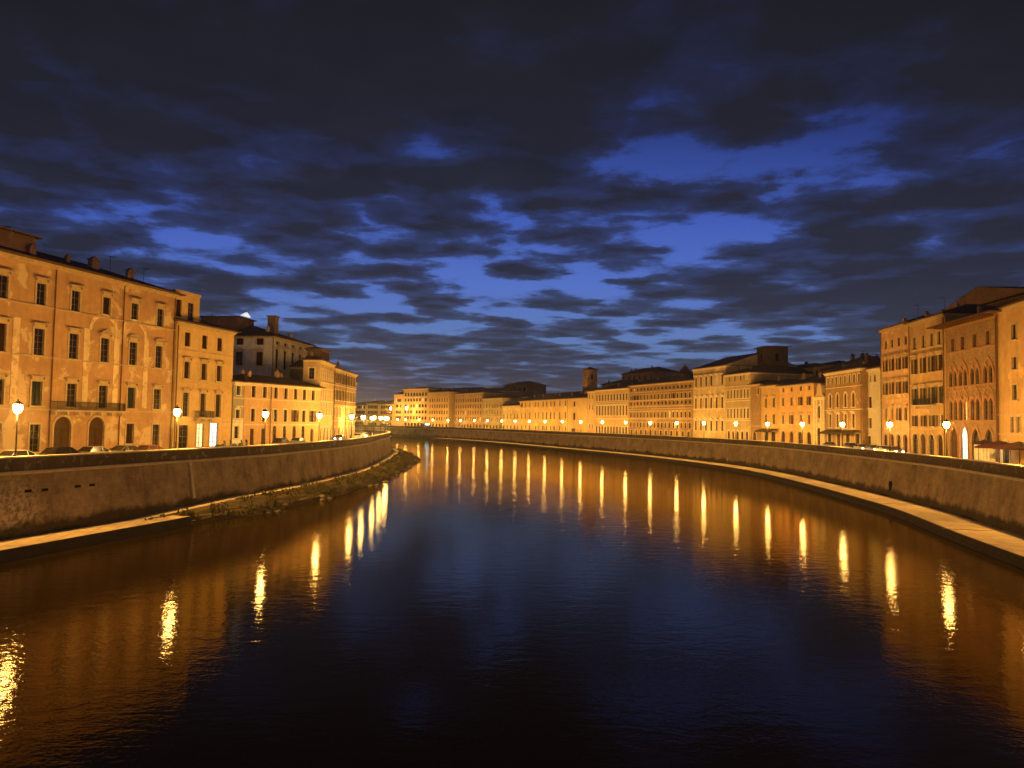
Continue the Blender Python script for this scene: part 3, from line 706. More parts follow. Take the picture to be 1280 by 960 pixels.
quad(bm, [(ur, 0.5, p2.H + .2), (ur, 9, p2.H + .2), (ur, 9, zt), (ur, 0.5, zt)]); quad(bm, [(0, 0.5, p2.H + .2), (0, 9, p2.H + .2), (0, 9, zt), (0, 0.5, zt)])
quad(bm, [(0, 0.5, zt), (ur, 0.5, zt), (ur, 9, zt), (0, 9, zt)]); quad(bm, [(0, 9, p2.H), (ur, 9, p2.H), (ur, 9, zt), (0, 9, zt)])
box(bm, -.1, ur + .1, 0.35, 0.49, zt - .3, zt + .1)
ta = link('rooftop_room', bm, PL_YELLOW, p2.root)
obj_of('door', pane_mesh(1.2, 2.5, None, 'closed'), ta, (.4, 0.5, p2.H + .8)); obj_of('door', pane_mesh(1.3, 2.7, None, 'glass'), ta, (3.0, 0.5, p2.H + .5))
# 3 low long house with its grey corner
pc = Vector((-44.0, 125.0)); pe = Vector((-36.4, 144.0)); e3 = z_at(309, 478, pc)
g3 = Building('house', 'narrow grey corner house with white framed windows and white painted ground floor', p2.B + Vector((.15, .2)), pc - Vector((.05, .1)), e3 - .05, 7, PL_GREY, M_TRIMW, 'house', ov=.5)
xg = g3.W * .44; z = g3.z
g3.add(xg, z(294, 493.5), 1.15, z(294, 482) - z(294, 493.5), style='closedg', frame='sill'); g3.add(xg, z(294, 527), 1.15, z(294, 512) - z(294, 527), style='closedg', frame='hood')
g3.add(xg - .2, 1.2, 1.2, 1.9, frame='sill'); g3.course(4.25, .2, .1); g3.course(z(294, 498), .14, .08)
g3.finish()
bm = bmesh.new(); hw = xg - .2
for a, b, c, d in ((0.02, hw - .75, 0, 4.2), (hw + .75, g3.W - .02, 0, 4.2), (hw - .75, hw + .75, 3.3, 4.2), (hw - .75, hw + .75, 0, 1.0)): box(bm, a, b, -.05, .01, c, d)
link('painted_base', bm, mat('white_paint', (.72, .70, .62), .7), g3.root)
p3 = Building('house', 'low peach house with white bands and a long row of small shuttered windows', pc, pe, e3, 8, PL_PEACH, M_TRIMW, 'house', ov=.8)
cc = [p3.u(c) for c in (316.5, 330.5, 344.5, 357, 369, 380, 391)]; z = p3.z
for i, x in enumerate(cc):
    p3.add(x, z(344, 498), .95, z(344, 484.5) - z(344, 498), style='closed', frame='plain', shutters=None)
    p3.add(x, z(344, 527), .95, z(344, 512) - z(344, 527), style='closed', frame='plain')
    p3.add(x, .02 if i in (0, 1, 6) else .5, 1.0, 2.7, style='door' if i in (0, 1, 6) else 'glass', frame=None, arch=None if i in (0, 1) else 'round', part='door' if i in (0, 1, 6) else 'window')
p3.course(z(344, 500.5), .14, .08); p3.course(z(344, 531.5), .2, .1); p3.finish(pipes=[p3.u(338)])
for x in (4, 14): p3.chimney(x, 4, .7, .6)
# 4 white palace behind
e4 = z_at(340, 420.5, (-47.5, 150))
p4 = Building('palace', 'pale grey and white palace with tall paired windows rising behind the low peach house', (-47.5, 150), (-44.8, 168.5), e4, 18, plaster('plaster_white', (.78, .78, .70), (.6, .58, .5), .3, .3, .3), M_TRIMW, 'palace', ov=.9)
z = p4.z
for x in p4.even(5, 2.0):
    p4.add(x, z(341, 460), 1.5, z(341, 435.5) - z(341, 460), frame='curved', style='closed'); p4.add(x, z(341, 432), 1.3, z(341, 425.5) - z(341, 432), frame='plain')
for i in range(6): p4.add([2.0, 4.1, 7.2, 9.2, 12.5, 15][i] * 1.0, 0.9, 1.3, 2.6)
for y_, w_ in ((15.3, 1.4), (11.0, 1.4)):
    p4.add(y_, z(341, 457), w_, z(341, 440) - z(341, 457), side='L', frame='hood'); p4.add(y_, z(341, 431), 1.5, 1.3, side='L', frame='plain')
p4.course(z(341, 462.5), .2, .12); p4.course(z(341, 434), .16, .1)
p4.finish(pipes=[-.2])
a4 = p4.attic(2.5, 9.5, 9, 17, 4.2, 0, PL_BROWN, .12); bm = bmesh.new(); box(bm, 7.4, 9.2, 3.3, 4.9, p4.H + 1.5, p4.H + 5.0); box(bm, 7.2, 9.4, 3.1, 5.1, p4.H + 5, p4.H + 5.25); link('chimney', bm, PL_TAN, p4.roof_o)
bm = bmesh.new(); prism(bm, [(3.4, p4.H + 4.75), (5.4, p4.H + 5.6), (7.0, p4.H + 4.75)], 8.4, 8.9); link('skylight', bm, mat('skylight_glow', (.8, .8, .8), .5, None, .3, 0, ((1, .97, .9), .8)), a4)
# 5, 6 and the last ones before the bend
e5 = z_at(401, 450.5, (-36.7, 145))
p5 = Building('house', 'narrow cream house with top loggia windows seen past the peach house end', (-36.6, 144.6), (-37.0, 157.4), e5, 3.2, PL_CREAM, M_TRIMW, 'house')
p5.row(p5.even(7, 1.1), p5.H - 3.6, 2.1, 1.0, frame='plain'); p5.row(p5.even(6, 1.2), p5.H - 7.6, 2.3, 1.0, style='closed'); p5.row(p5.even(5, 1.4), 5.4, 2.4, 1.0); p5.row(p5.even(4, 1.8), .02, 2.9, 1.5, arch='round', frame='plain')
p5.add(1.6, p5.H - 3.6, 1.0, 2.1, side='L'); p5.course(p5.H - 4.2); p5.finish(); p5.attic(2, 9, .3, 3.0, 2.2, 0, PL_BROWN)
e6 = z_at(417, 460, (-37.1, 158))
p6 = Building('house', 'tall tan house with crowded shutters, the farthest one on the left bank before the bend', (-37.1, 158), (-37.2, 181), e6, 12, PL_TAN, M_TRIMW, 'house')
for j, zz in enumerate((4.9, 8.6, 12.2)): p6.row(p6.even(8, 1.4), zz, 2.1, .95, frame='hood' if j == 0 else 'sill', style='glass', shutters='b' if j else None)
p6.row(p6.even(6, 2), .02, 2.9, 1.6, arch='round', frame='plain'); p6.course(4.1); p6.course(11.6); p6.finish(pipes=[.2, 11.5]); p6.chimney(6, 3, 1.0)
p7 = Building('house', 'ochre house past the tall tan one where the left bank turns away', (-37.6, 182), (-44.5, 214), ROAD + 13.5, 12, PL_OCHRE, M_TRIMW, 'house')
for zz in (4.6, 8.4): p7.row(p7.even(9, 1.6), zz, 2.1, 1.0, shutters='g')
p7.row(p7.even(8, 2), .02, 2.8, 1.4, frame='plain', arch='round'); p7.finish()

# ------------------------------------------------------------------ facades, right bank and the far bend
_OFF = {}
def FR(px, off=11.4, py=500):
    if off not in _OFF: _OFF[off] = offset(RW, off)
    return on_poly(px, py, _OFF[off])
def RB(name, label, x0, x1, ex, ey, depth=13, wall=PL_OCHRE, trim=None, cat='house', off=11.4, group=None, **kw):
    A, B = FR(x0, off), FR(x1, off)
    u = (ex - x0) / (x1 - x0); p = A.lerp(B, u)
    return Building(name, label, A, B, z_at(ex, ey, p), depth, wall, trim, cat, group=group, **kw)
def doors(b, n, m=1.6, w=1.7, h=3.0, arch='round', st=('glass', 'door', 'glass', 'closed')):
    for i, x in enumerate(b.even(n, m)): b.add(x, .02, w, h, style=st[i % len(st)], frame='plain', arch=arch, part='door')

# right end
b4 = Building('palace', 'ochre house with dark green shuttered windows cut by the right edge of the photo', FR(1248.5), FR(1420), z_at(1250, 388, FR(1249)), 14, PL_OCHRE, M_TRIM, 'house')
for c in (1269, 1292, 1325, 1365):
    x = b4.u(c); z = b4.z
    b4.add(x, z(1269, 424), 1.25, z(1269, 405) - z(1269, 424), style='closedg'); b4.add(x, z(1269, 461.5), 1.3, z(1269, 446) - z(1269, 461.5), style='closedg'); b4.add(x, z(1269, 500), 1.3, z(1269, 481) - z(1269, 500), style='closed')
    for dx in (-.8, .8): b4.add(x + dx, z(1269, 541), .9, z(1269, 521) - z(1269, 541), frame='plain')
doors(b4, 5, 2, 1.8); b4.course(b4.z(1269, 519)); b4.course(b4.z(1269, 544)); b4.finish(pipes=[.2])
bg_ = Building('palace', 'dark red brick gothic palace with rows of pointed arches and a wide wooden eave', FR(1183), FR(1248), z_at(1248, 392, FR(1248)), 14, PL_BRICK, plaster('terracotta', (.36, .20, .12), None, 0, 1, .3), 'palace', ov=2.0)
z = bg_.z; g4 = [bg_.u(c) for c in (1192, 1204.5, 1219.5, 1236)]
bg_.row(g4, z(1220, 434), z(1220, 417) - z(1220, 434), .95, frame='sill')
for x in g4:
    for dx in (-.72, .72): bg_.add(x + dx, z(1219, 480), 1.05, z(1219, 459) - z(1219, 480), arch='point', frame='plain')
    for dx in (-.72, .72): bg_.add(x + dx, z(1219, 525), 1.1, z(1219, 498) - z(1219, 525), arch='point', frame='plain')
bg_.add(g4[0], .02, 2.5, 4.9, arch='point', style='door', frame='plain', part='door')
bg_.add(g4[1] + .1, .02, 2.0, 5.0, arch='point', style='shop', frame='plain', part='doorway')
for x in g4[2:]: bg_.add(x, .02, 2.2, 4.6, arch='point', style='glass', frame='plain', part='doorway')
for yy in (436.5, 482.5, 527.5, 487.5): bg_.course(z(1219, yy), .2, .12)
bg_.finish(pipes=[bg_.W - .15])
for x in g4:                             # relieving arches over the paired lights
    for yb, wv in ((457, 2.9), (491, 3.1)):
        bm = bmesh.new(); zc = bg_.z(1219, yb) - 1.9; pts = arch_pts(wv, 2.6, 'point', 12, x - wv / 2, zc)
        for p, q in zip(pts, pts[1:]):
            s_ = 1.16; o_ = [((a - x) * s_ + x, (c_ - zc) * s_ + zc) for a, c_ in (p, q)]
            prism(bm, [p, o_[0], o_[1], q], -.1, .02)
        link('arch_moulding', bm, bg_.trim, bg_.root)
bm = bmesh.new(); x = .3
while x < bg_.W: box(bm, x, x + .16, -1.9, -.45, bg_.H - .32, bg_.H - .02); x += .9
link('rafter', bm, M_PIPE, bg_.root)
b2 = Building('house', 'tall ochre house with dark shutters and an iron balcony left of the brick gothic palace', FR(1137.5), FR(1182.5), z_at(1138, 405, FR(1137.5)), 14, PL_OCHRE, M_TRIM, 'house')
z = b2.z; c2 = [b2.u(c) for c in (1144, 1155, 1165.5, 1175)]
b2.row(c2, z(1155, 435), z(1155, 419) - z(1155, 435), 1.05, style='closed')
b2.row(c2, z(1155, 466), z(1155, 447) - z(1155, 466), 1.05, shutters='b', frame='hood')
b2.row(c2, z(1155, 505), z(1155, 485) - z(1155, 505), 1.1, shutters='g', frame='hood')
b2.row(c2, z(1155, 533), z(1155, 519.5) - z(1155, 533), 1.0, shutters='b')
doors(b2, 4, 2, 1.9, 3.6); b2.course(z(1155, 537), .2); b2.finish(pipes=[.2, b2.W - .3]); b2.balcony(b2.u(1148), b2.u(1170), z(1155, 506.5))
b1 = Building('house', 'tall orange house', FR(1102), FR(1137.2), z_at(1103, 413, FR(1103)), 14, PL_PEACH, M_TRIM, 'house')
b1.root['label'] = 'tall orange house at the step in the right roofline, with four window columns'
z = b1.z; c1 = [b1.u(c) for c in (1107.5, 1115.5, 1124, 1132.5)]
b1.row(c1, z(1124, 432.5), z(1124, 422) - z(1124, 432.5), .95, style='closed', frame=None)
b1.row(c1, z(1124, 462), z(1124, 447) - z(1124, 462), .95, shutters='b', frame='hood')
b1.row(c1, z(1124, 492), z(1124, 477) - z(1124, 492), .95, shutters='b', frame='hood')
b1.row(c1, z(1124, 525.5), z(1124, 510) - z(1124, 525.5), 1.0, style='closed', frame='hood')
doors(b1, 4, 1.7, 1.7, 3.4); b1.course(z(1124, 499)); b1.course(z(1124, 530)); b1.finish(pipes=[.15])
bb = Building('building', 'bare brown gabled block rising behind the brick gothic palace roof', FR(1172, 27), FR(1300, 27), z_at(1225, 384, FR(1225, 27)), 40, PL_TAN, M_TRIM, 'building', slope=.2)
bb.add(bb.u(1217), bb.z(1217, 389), 1.2, 1.4); bb.finish(cornice=False, gable=True)
# side street and next houses
b0 = Building('house', 'pale greenish side house with three dark top windows, left of the tall orange house', FR(1078.5, 12.5), FR(1101.5, 12.5), z_at(1090, 461.5, FR(1090, 12.5)), 13, PL_PALE, M_TRIMW, 'house')
z = b0.z
for c, w_ in ((1082.5, 1.4), (1088, .6), (1093.5, 1.0)): b0.add(b0.u(c), z(1088, 478), w_, z(1088, 468.5) - z(1088, 478), arch='round', frame=None)
b0.add(b0.u(1088), z(1088, 510), 1.5, z(1088, 496) - z(1088, 510)); b0.add(b0.u(1088), z(1088, 535.5), 1.4, z(1088, 522.5) - z(1088, 535.5), style='closedg')
b0.add(b0.u(1085), .02, 2.6, 2.8, frame='plain', part='doorway'); b0.finish(pipes=[.1]); b0.chimney(3, 4, 2.2, 1.0); b0.chimney(7, 4, 1.6, .8)
r15 = RB('house', 'ornate tan house with four round headed windows under a row of eight small attic windows', 1032, 1078, 1034, 467, 14, PL_TAN, M_TRIMW)
z = r15.z; c = [r15.u(v) for v in (1038, 1047, 1057, 1067)]
r15.row(r15.even(8, 1.4), z(1047, 480.5), z(1047, 471) - z(1047, 480.5), .9, frame='plain')
r15.row(c, z(1047, 509.5), z(1047, 492) - z(1047, 509.5), 1.25, arch='round', frame='sill'); r15.row(c, z(1047, 534.5), z(1047, 518) - z(1047, 534.5), 1.2, style='closed', frame='hood')
doors(r15, 4, 2.2, 2.0, 3.2, None); r15.course(z(1047, 513)); r15.course(z(1047, 485), .14); r15.finish(pipes=[r15.W - .3]); r15.attic(1, 7, 5, 12, 1.8, 0, PL_TAN); r15.chimney(9, 5, 1.8)
r15.awning(1, r15.W - 1, 4.0, 2.0)
# church with a curved gable
ch = RB('church', 'small pale baroque church front with curved gable squeezed between two taller houses', 1017.5, 1031.5, 1024, 496, 14, PL_CREAM, M_TRIMW, 'church', roof=False)
z = ch.z; ch.add(ch.W / 2, z(1024, 523), 1.6, z(1024, 507) - z(1024, 523), arch='round', frame='sill'); ch.add(ch.W / 2, .02, 2.4, 4.2, style='door', frame='pediment', part='door')
for x in (.5, ch.W - .5): ch.extra.append(x)
ch.course(z(1024, 500), .3, .3); ch.finish()
bm = bmesh.new(); Wc, Hc = ch.W, ch.H
prism(bm, [(0, Hc)] + [(Wc * .12 + Wc * .18 * math.sin(i / 6 * 1.57), Hc + .3 + 1.6 * (1 - math.cos(i / 6 * 1.57))) for i in range(7)] + [(Wc / 2 - Wc * .2 * math.cos(i / 8 * 3.1416), Hc + 1.9 + 1.1 * math.sin(i / 8 * 3.1416)) for i in range(9)] + [(Wc - Wc * .12 - Wc * .18 * math.sin(i / 6 * 1.57), Hc + .3 + 1.6 * (1 - math.cos(i / 6 * 1.57))) for i in range(6, -1, -1)] + [(Wc, Hc)], -.1, .7)
link('gable', bm, PL_CREAM, ch.root)
for x in (.1, 1.3, Wc - 2.0, Wc - .8): bm = bmesh.new(); box(bm, x, x + .7, -.25, -.003, 0, Hc - .55); link('pilaster', bm, M_TRIMW, ch.root)
bm = bmesh.new(); prism(bm, [(-.2, Hc), (Wc / 2, Hc + 2.2), (Wc + .2, Hc)], .71, 14); link('roof', bm, M_ROOF, ch.root)
r13 = RB('house', 'plain ochre house with four columns of shuttered windows left of the small church', 974, 1017.3, 976, 483, 13, PL_OCHRE, M_TRIM)
z = r13.z; c = [r13.u(v) for v in (979, 989.5, 1001, 1011.5)]
r13.row(c, z(989, 489.5), z(989, 483.5) - z(989, 489.5), .95, style='closed', frame=None); r13.row(c, z(989, 507), z(989, 497) - z(989, 507), 1.0, style='closed', frame='sill'); r13.row(c, z(989, 530), z(989, 519) - z(989, 530), 1.05, style='closed', frame='hood')
doors(r13, 4, 2.2, 2.0, 3.3); r13.course(z(989, 513.5)); r13.finish(); r13.chimney(5, 4, 1.4); r13.attic(12, r13.W + 2, 7, 13, 2.6, 2, PL_TAN)
r12 = RB('house', 'narrow ochre house with two columns of windows and a dark shop canopy at street level', 951.5, 973.7, 953, 483, 12, PL_YELLOW, M_TRIM)
z = r12.z; c = [r12.u(v) for v in (957.5, 967.5)]
r12.row(c, z(962, 509.5), z(962, 498) - z(962, 509.5), 1.1, style='closed', frame='hood'); r12.row(c, z(962, 530), z(962, 518) - z(962, 530), 1.1, style='closed', frame='sill'); doors(r12, 2, 2.8, 2.2, 3.0, None, ('glass',)); r12.finish(); r12.awning(.5, r12.W - .4, 3.9, 2.2)
r11 = RB('house', 'narrow dark brown brick house, nearly windowless', 938.5, 951.2, 940, 481, 13, plaster('brown_brick', (.30, .20, .12), (.42, .30, .19), .4, .7, .4, True), M_TRIM)
r11.add(r11.u(948), r11.z(946, 493), .9, 1.8); r11.add(r11.W * .4, .02, 1.8, 2.9, style='door', arch='round', part='door', frame='plain'); r11.course(r11.z(946, 533)); r11.finish()
r10 = RB('house', 'cream house with close set rows of slender windows and small round top ones', 907.3, 938.2, 909, 469, 22, PL_CREAM, M_TRIMW, ov=1.0)
z = r10.z
r10.row(r10.even(4, 2), z(912, 477), 1.7, 1.0, arch='round', frame='plain')
r10.row(r10.even(7, 1.3), z(912, 498.5), z(912, 488) - z(912, 498.5), .9, frame='sill'); r10.row(r10.even(7, 1.3), z(912, 523), z(912, 511) - z(912, 523), .95, frame='sill'); doors(r10, 5, 1.8, 1.3, 3.0)
r10.course(z(912, 502)); r10.course(z(912, 484), .14); r10.course(z(912, 526)); r10.finish()
r9 = RB('palace', 'bright cream palace with pedimented windows and a gabled side wall above its neighbour', 866.5, 907, 868, 462, 24, PL_CREAM, M_TRIMW, 'palace', ov=.5, slope=.34)
z = r9.z; e9 = r9.even(6, 1.8)
r9.row(e9, z(872, 483.5), z(872, 472) - z(872, 483.5), 1.2, frame='hood', style='closed'); r9.row(e9, z(872, 511), z(872, 498) - z(872, 511), 1.2, frame='pediment'); r9.row(e9, z(872, 538), z(872, 526) - z(872, 538), 1.2, frame='pediment', style='closed')
r9.add(6, r9.H - 3.4, 1.6, 2.2, side='R', frame='plain'); r9.course(z(872, 486), .25); r9.course(z(872, 512), .25); r9.finish(gable='x')
r8 = RB('palace', 'very long tan palace with five close rows of windows and a dark roof', 786, 866.2, 788, 482.5, 16, PL_TAN, M_TRIM, 'palace', ov=1.0)
z = r8.z; n8 = 17
for yt, yb, st, fr in ((485.5, 488.5, 'glass', None), (494, 500, 'closed', 'sill'), (503, 506.5, 'glass', None), (515.5, 522, 'closed', 'hood'), (528, 534, 'glass', 'plain')):
    r8.row(r8.even(n8, 1.8), z(800, yb), z(800, yt) - z(800, yb), 1.25, style=st, frame=fr)
for yy in (491, 501.5, 509, 512, 524): r8.course(z(800, yy), .25, .2)
doors(r8, 12, 2.5, 1.5, 2.4, None); r8.finish()
bm = bmesh.new(); us = r8.u(835); zz = r8.H + 1.2; box(bm, us - 1.4, us + 1.4, 5, 7.8, zz - 1, zz + 2.0); link('turret', bm, PL_BROWN, r8.root)
bm = bmesh.new(); v = [bm.verts.new(p) for p in ((us - 1.9, 4.5, zz + 2), (us + 1.9, 4.5, zz + 2), (us + 1.9, 8.3, zz + 2), (us - 1.9, 8.3, zz + 2))]; t_ = bm.verts.new((us, 6.4, zz + 5.2)); bm.faces.new(v)
for i in range(4): bm.faces.new((v[i], v[(i + 1) % 4], t_))
link('spire', bm, M_ROOF, r8.root)
r7 = RB('palace', 'bright ochre palace with tall ground floor piers, right of the brick tower', 744, 785.8, 745, 488, 16, PL_OCHRE, M_TRIMW, 'palace', ov=.8)
z = r7.z
r7.row(r7.even(11, 1.5), z(750, 501.5), z(750, 493.5) - z(750, 501.5), 1.3, frame='sill'); r7.row(r7.even(11, 1.5), z(750, 519.5), z(750, 507.5) - z(750, 519.5), 1.3, frame='hood'); r7.row(r7.even(11, 1.5), .02, 3.4, 1.4, frame='plain', part='door')
r7.course(z(750, 504.5), .3, .2); r7.course(z(750, 524), .3, .2); r7.finish()
r7b = RB('house', 'slim pale house with two window columns at the foot of the brick tower', 734.3, 743.8, 736, 489.5, 12, PL_CREAM, M_TRIMW)
z = r7b.z
for yt, yb in ((494, 499), (506, 512.5), (530, 536)): r7b.row(r7b.even(2, 2), z(738, yb), z(738, yt) - z(738, yb), 1.0)
r7b.finish()
r6 = RB('palace', 'long low yellow building with three even window rows under a dark roof, far bend', 650, 733.7, 652, 501.5, 14, PL_YELLOW, M_TRIM, 'building', ov=.9, slope=.42)
z = r6.z; c6 = [r6.u(v) for v in (652.5, 657, 662.5, 669.5, 673, 679, 683.5, 688.5, 693, 700, 707)]
for yt, yb, st in ((503.5, 509), (516, 523.5), (531.5, 536.5)) and ((503.5, 509, 'closed'), (516, 523.5, 'closed'), (531.5, 536.5, 'glass')): r6.row(c6, z(655, yb), z(655, yt) - z(655, yb), 1.15, style=st, frame='sill' if st == 'closed' else None)
r6.add(r6.u(718), z(718, 508), 2.0, 2.0, style='closed'); r6.add(r6.u(718), z(718, 525), 1.9, 3.0, style='closed'); r6.add(r6.u(717), .02, 3.6, 2.2, style='door', frame=None, part='door'); r6.finish(pipes=[r6.u(710)])
r5 = RB('house', 'small cream house with an open porch left of the long yellow building', 628.3, 649.7, 630, 507.5, 12, PL_CREAM, M_TRIM)
r5.row(r5.even(5, 2), 6.2, 2.2, 1.2); r5.row(r5.even(5, 2), .02, 2.8, 1.3, frame=None, part='door'); r5.finish()
r5b = RB('house', 'small yellow gabled house peeping over the cream one on the far bend', 632, 652, 640, 496.5, 10, PL_YELLOW, M_TRIM, off=24, slope=.5); r5b.row(r5b.even(3, 3), r5b.H - 3, 1.6, 1.3, frame=None); r5b.finish(gable=True)
r4 = RB('house', 'cream far bank house with three rows of paired windows, right of the wide tan block', 603.3, 628, 605, 498.5, 12, PL_CREAM, M_TRIM)
for j, zz in enumerate((4.6, 8.4, 12.0)): r4.row(r4.even(7, 1.8), zz, 2.2, 1.2, frame='sill' if j else 'hood')
r4.row(r4.even(6, 2.4), .02, 2.8, 1.6, frame=None, part='door'); r4.finish()
r4b = RB('house', 'dark roofed loggia house standing highest behind the far bank row', 630, 658, 644, 481.5, 14, PL_BROWN, M_TRIM, off=46)
r4b.row(r4b.even(5, 2.4), r4b.H - 4.2, 2.6, 2.0, frame=None); r4b.finish(cornice=False)
r4c = RB('house', 'brown slope roofed house behind the cream far bank house', 596, 630, 612, 489.5, 14, PL_TAN, M_TRIM, off=34); r4c.row(r4c.even(6, 2.4), r4c.H - 3.2, 1.8, 1.4, frame=None); r4c.finish()
r3 = RB('house', 'wide tan far bank block with fine rows of windows', 568.5, 603, 570, 492.5, 14, PL_TAN, M_TRIM)
for j, zz in enumerate((4.8, 8.4, 12.0, 15.4)): r3.row(r3.even(11, 2), zz, 2.1, 1.2, frame=None, style='closed' if j % 2 else 'glass')
r3.row(r3.even(9, 2.4), .02, 2.8, 1.8, frame=None, part='door'); r3.course(4.1); r3.finish()
r2 = RB('house', 'bright yellow far bank house between the pale hotel block and the wide tan block', 535.5, 561, 540, 490.5, 14, PL_YELLOW, M_TRIM)
for zz in (4.8, 8.6, 12.4, 16.0): r2.row(r2.even(8, 2), zz, 2.1, 1.2, frame=None)
r2.row(r2.even(6, 2.4), .02, 2.8, 1.8, frame=None, part='door'); r2.finish(); 
r1 = RB('hotel', 'pale square hotel block with five window rows and wide flat eave, far bend', 504, 535.2, 506, 486.5, 18, PL_CREAM, M_TRIMW, 'building', ov=2.2, slope=.12)
for zz in (5.2, 9.0, 12.8, 16.6, 20.2): r1.row(r1.even(8, 2.5), zz, 2.0, 2.0, frame=None)
r1.row(r1.even(7, 3), .02, 3.0, 2.6, frame=None, part='door'); r1.course(19.4, .3, .3); r1.finish()
r0 = RB('house', 'orange block seen side on at the left end of the far hotel', 492.5, 503.8, 498, 493, 16, PL_PEACH, M_TRIM)
for zz in (5.2, 9.0, 12.8, 16.4): r0.row(r0.even(4, 2.5), zz, 2.0, 1.4, frame=None)
r0.finish()
FAR_L = ('low far house with dark eaves just right of the left bank houses', 'low cream far house behind the cluster of lamps', 'ochre far house left of the orange block, behind the cluster of lamps')
for i, (x0, x1, ey, wm) in enumerate(((441, 458, 506, PL_OCHRE), (458.3, 474, 504, PL_CREAM), (474.3, 492.2, 505, PL_OCHRE))):
    o = RB('house', FAR_L[i], x0, x1, (x0 + x1) / 2, ey, 14, wm, M_TRIM, ov=1.2)
    for zz in (4.6, 8.4, 12): o.row(o.even(7, 2), zz, 2.2, 1.4, frame=None)
    o.row(o.even(5, 3), .02, 2.8, 2, frame=None, part='door'); o.finish()
# roofs and blocks standing behind the first row
for nm, lb, x0, x1, ex, ey, off, wm, sl in (
        ('house', 'long dark roofed house behind the wide tan far bank block', 548, 600, 560, 489, 32, PL_BROWN, .3),
        ('house', 'brown house whose roof climbs behind the bright ochre palace', 752, 790, 760, 480.5, 30, PL_TAN, .3),
        ('belvedere', 'broad rooftop belvedere with open loggia above the ochre and tan palaces', 777, 816, 790, 467, 34, PL_TAN, .34),
        ('house', 'brown block behind the plain ochre house, windows under a dark roof', 1003, 1040, 1018, 459, 30, PL_TAN, .25),
        ('house', 'dark hipped roof house behind the slim house with the shop canopy', 955, 1012, 980, 462, 34, PL_BROWN, .22),
        ('house', 'brown hipped roof house behind the ornate tan house', 1030, 1078, 1055, 460, 28, PL_BROWN, .42),
        ('house', 'dark roofed house behind the pale greenish side house', 1060, 1104, 1095, 457, 30, PL_BROWN, .3)):
    o = RB(nm, lb, x0, x1, ex, ey, 13, wm, M_TRIM, cat='house', off=off, slope=sl)
    if nm == 'belvedere': o.row(o.even(6, 1.4), o.H - 3.4, 2.4, 1.4, frame=None, arch='round')
    elif 'windows' in lb: o.row(o.even(5, 2), o.H - 2.6, 1.6, 1.0, frame=None)
    o.finish(cornice=False)
    if 'ornate' in lb or 'greenish' in lb: o.chimney(o.W * .3, 5, 1.5, .9); o.chimney(o.W * .55, 5, 1.3, .9)

def tower(name, label, x0, x1, D, ytop, roof_h, wall, ov=.5):
    a, b = ray(x0, 480), ray(x1, 480); A = Vector((a.x / a.y * D, D)); B = Vector((b.x / b.y * D, D))
    t = (A + B) / 2; ang = -math.atan2(t.x, t.y)
    w = (B - A).length / (abs(math.cos(.45)) + abs(math.sin(.45)) * .9); H = z_at((x0 + x1) / 2, ytop, t) - ROAD
    root = empty(name, label, 'tower', (t.x, t.y + 3, ROAD), ang + .45)
    bm = bmesh.new(); h = w / 2; hs = [dict(x0=h - .5, x1=h + .5, z0=H - 4, z1=H - 2)]
    for i in range(4):
        c_, s_ = round(math.cos(i * math.pi / 2)), round(math.sin(i * math.pi / 2))
        wall_with_holes(bm, w, 0, H, hs, lambda x, y, z, c_=c_, s_=s_: ((x - h) * c_ - (y - h) * s_, (x - h) * s_ + (y - h) * c_, z))
    link('wall', bm, wall, root)
    bm = bmesh.new(); box(bm, -h + .05, h - .05, -h + .3, h - .3, H - 4.2, H - 1.8)
    link('chamber', bm, M_GLASS, root)
    bm = bmesh.new(); hip_roof(bm, -h, h, -h, h, H, ov, roof_h); link('roof', bm, M_ROOF, root)
tower('brick_tower', 'slender brown brick tower with low tiled roof above the far bank houses', 729.5, 747, 318, 462, .45, PL_BRICK)
tower('stone_tower', 'massive dark square tower rising behind the cream houses on the right bank', 951.5, 988, 215, 433.5, .12, plaster('dark_stone', (.12, .085, .06), (.17, .13, .1), .3, .6, .4), .7)

# ------------------------------------------------------------------ street lamps
M_BULB = mat('lamp_glow', (1, .8, .5), .5, None, .3, 0, ((1, .62, .19), 120))
def lamp_proto():
    root = bpy.data.objects.new('street_lamp', None); COL.objects.link(root); root.empty_display_size = .3
    bm = bmesh.new(); lathe(bm, [(.24, 0), (.24, .12), (.17, .2), (.15, .75), (.19, .82), (.12, .95)], 12); link('base', bm, M_IRON, root, shade=False)
    bm = bmesh.new(); lathe(bm, [(.10, .9), (.085, 1.6), (.11, 1.66), (.07, 1.75), (.055, 4.35), (.10, 4.42), (.05, 4.5)], 10)
    link('pole', bm, M_IRON, root)
    bm = bmesh.new(); lathe(bm, [(.12, 4.5), (.25, 4.60), (.34, 4.80), (.35, 5.02), (.29, 5.2)], 14); g = link('globe', bm, M_BULB, root, shade=True)
    bm = bmesh.new(); lathe(bm, [(.38, 5.18), (.36, 5.26), (.16, 5.42), (.05, 5.5), (.06, 5.58), (.01, 5.66)], 14); link('hood', bm, M_IRON, root)
    return root
LP = lamp_proto()
def light(x, y, z, w=LAMP_W, r=.16):
    ld = bpy.data.lights.new('lamp_light', 'POINT'); ld.energy = w; ld.color = SODIUM; ld.shadow_soft_size = r
    o = bpy.data.objects.new('lamp_light', ld); COL.objects.link(o); o.location = (x, y, z); o.visible_glossy = False; o.visible_camera = False; return o
lamps = []
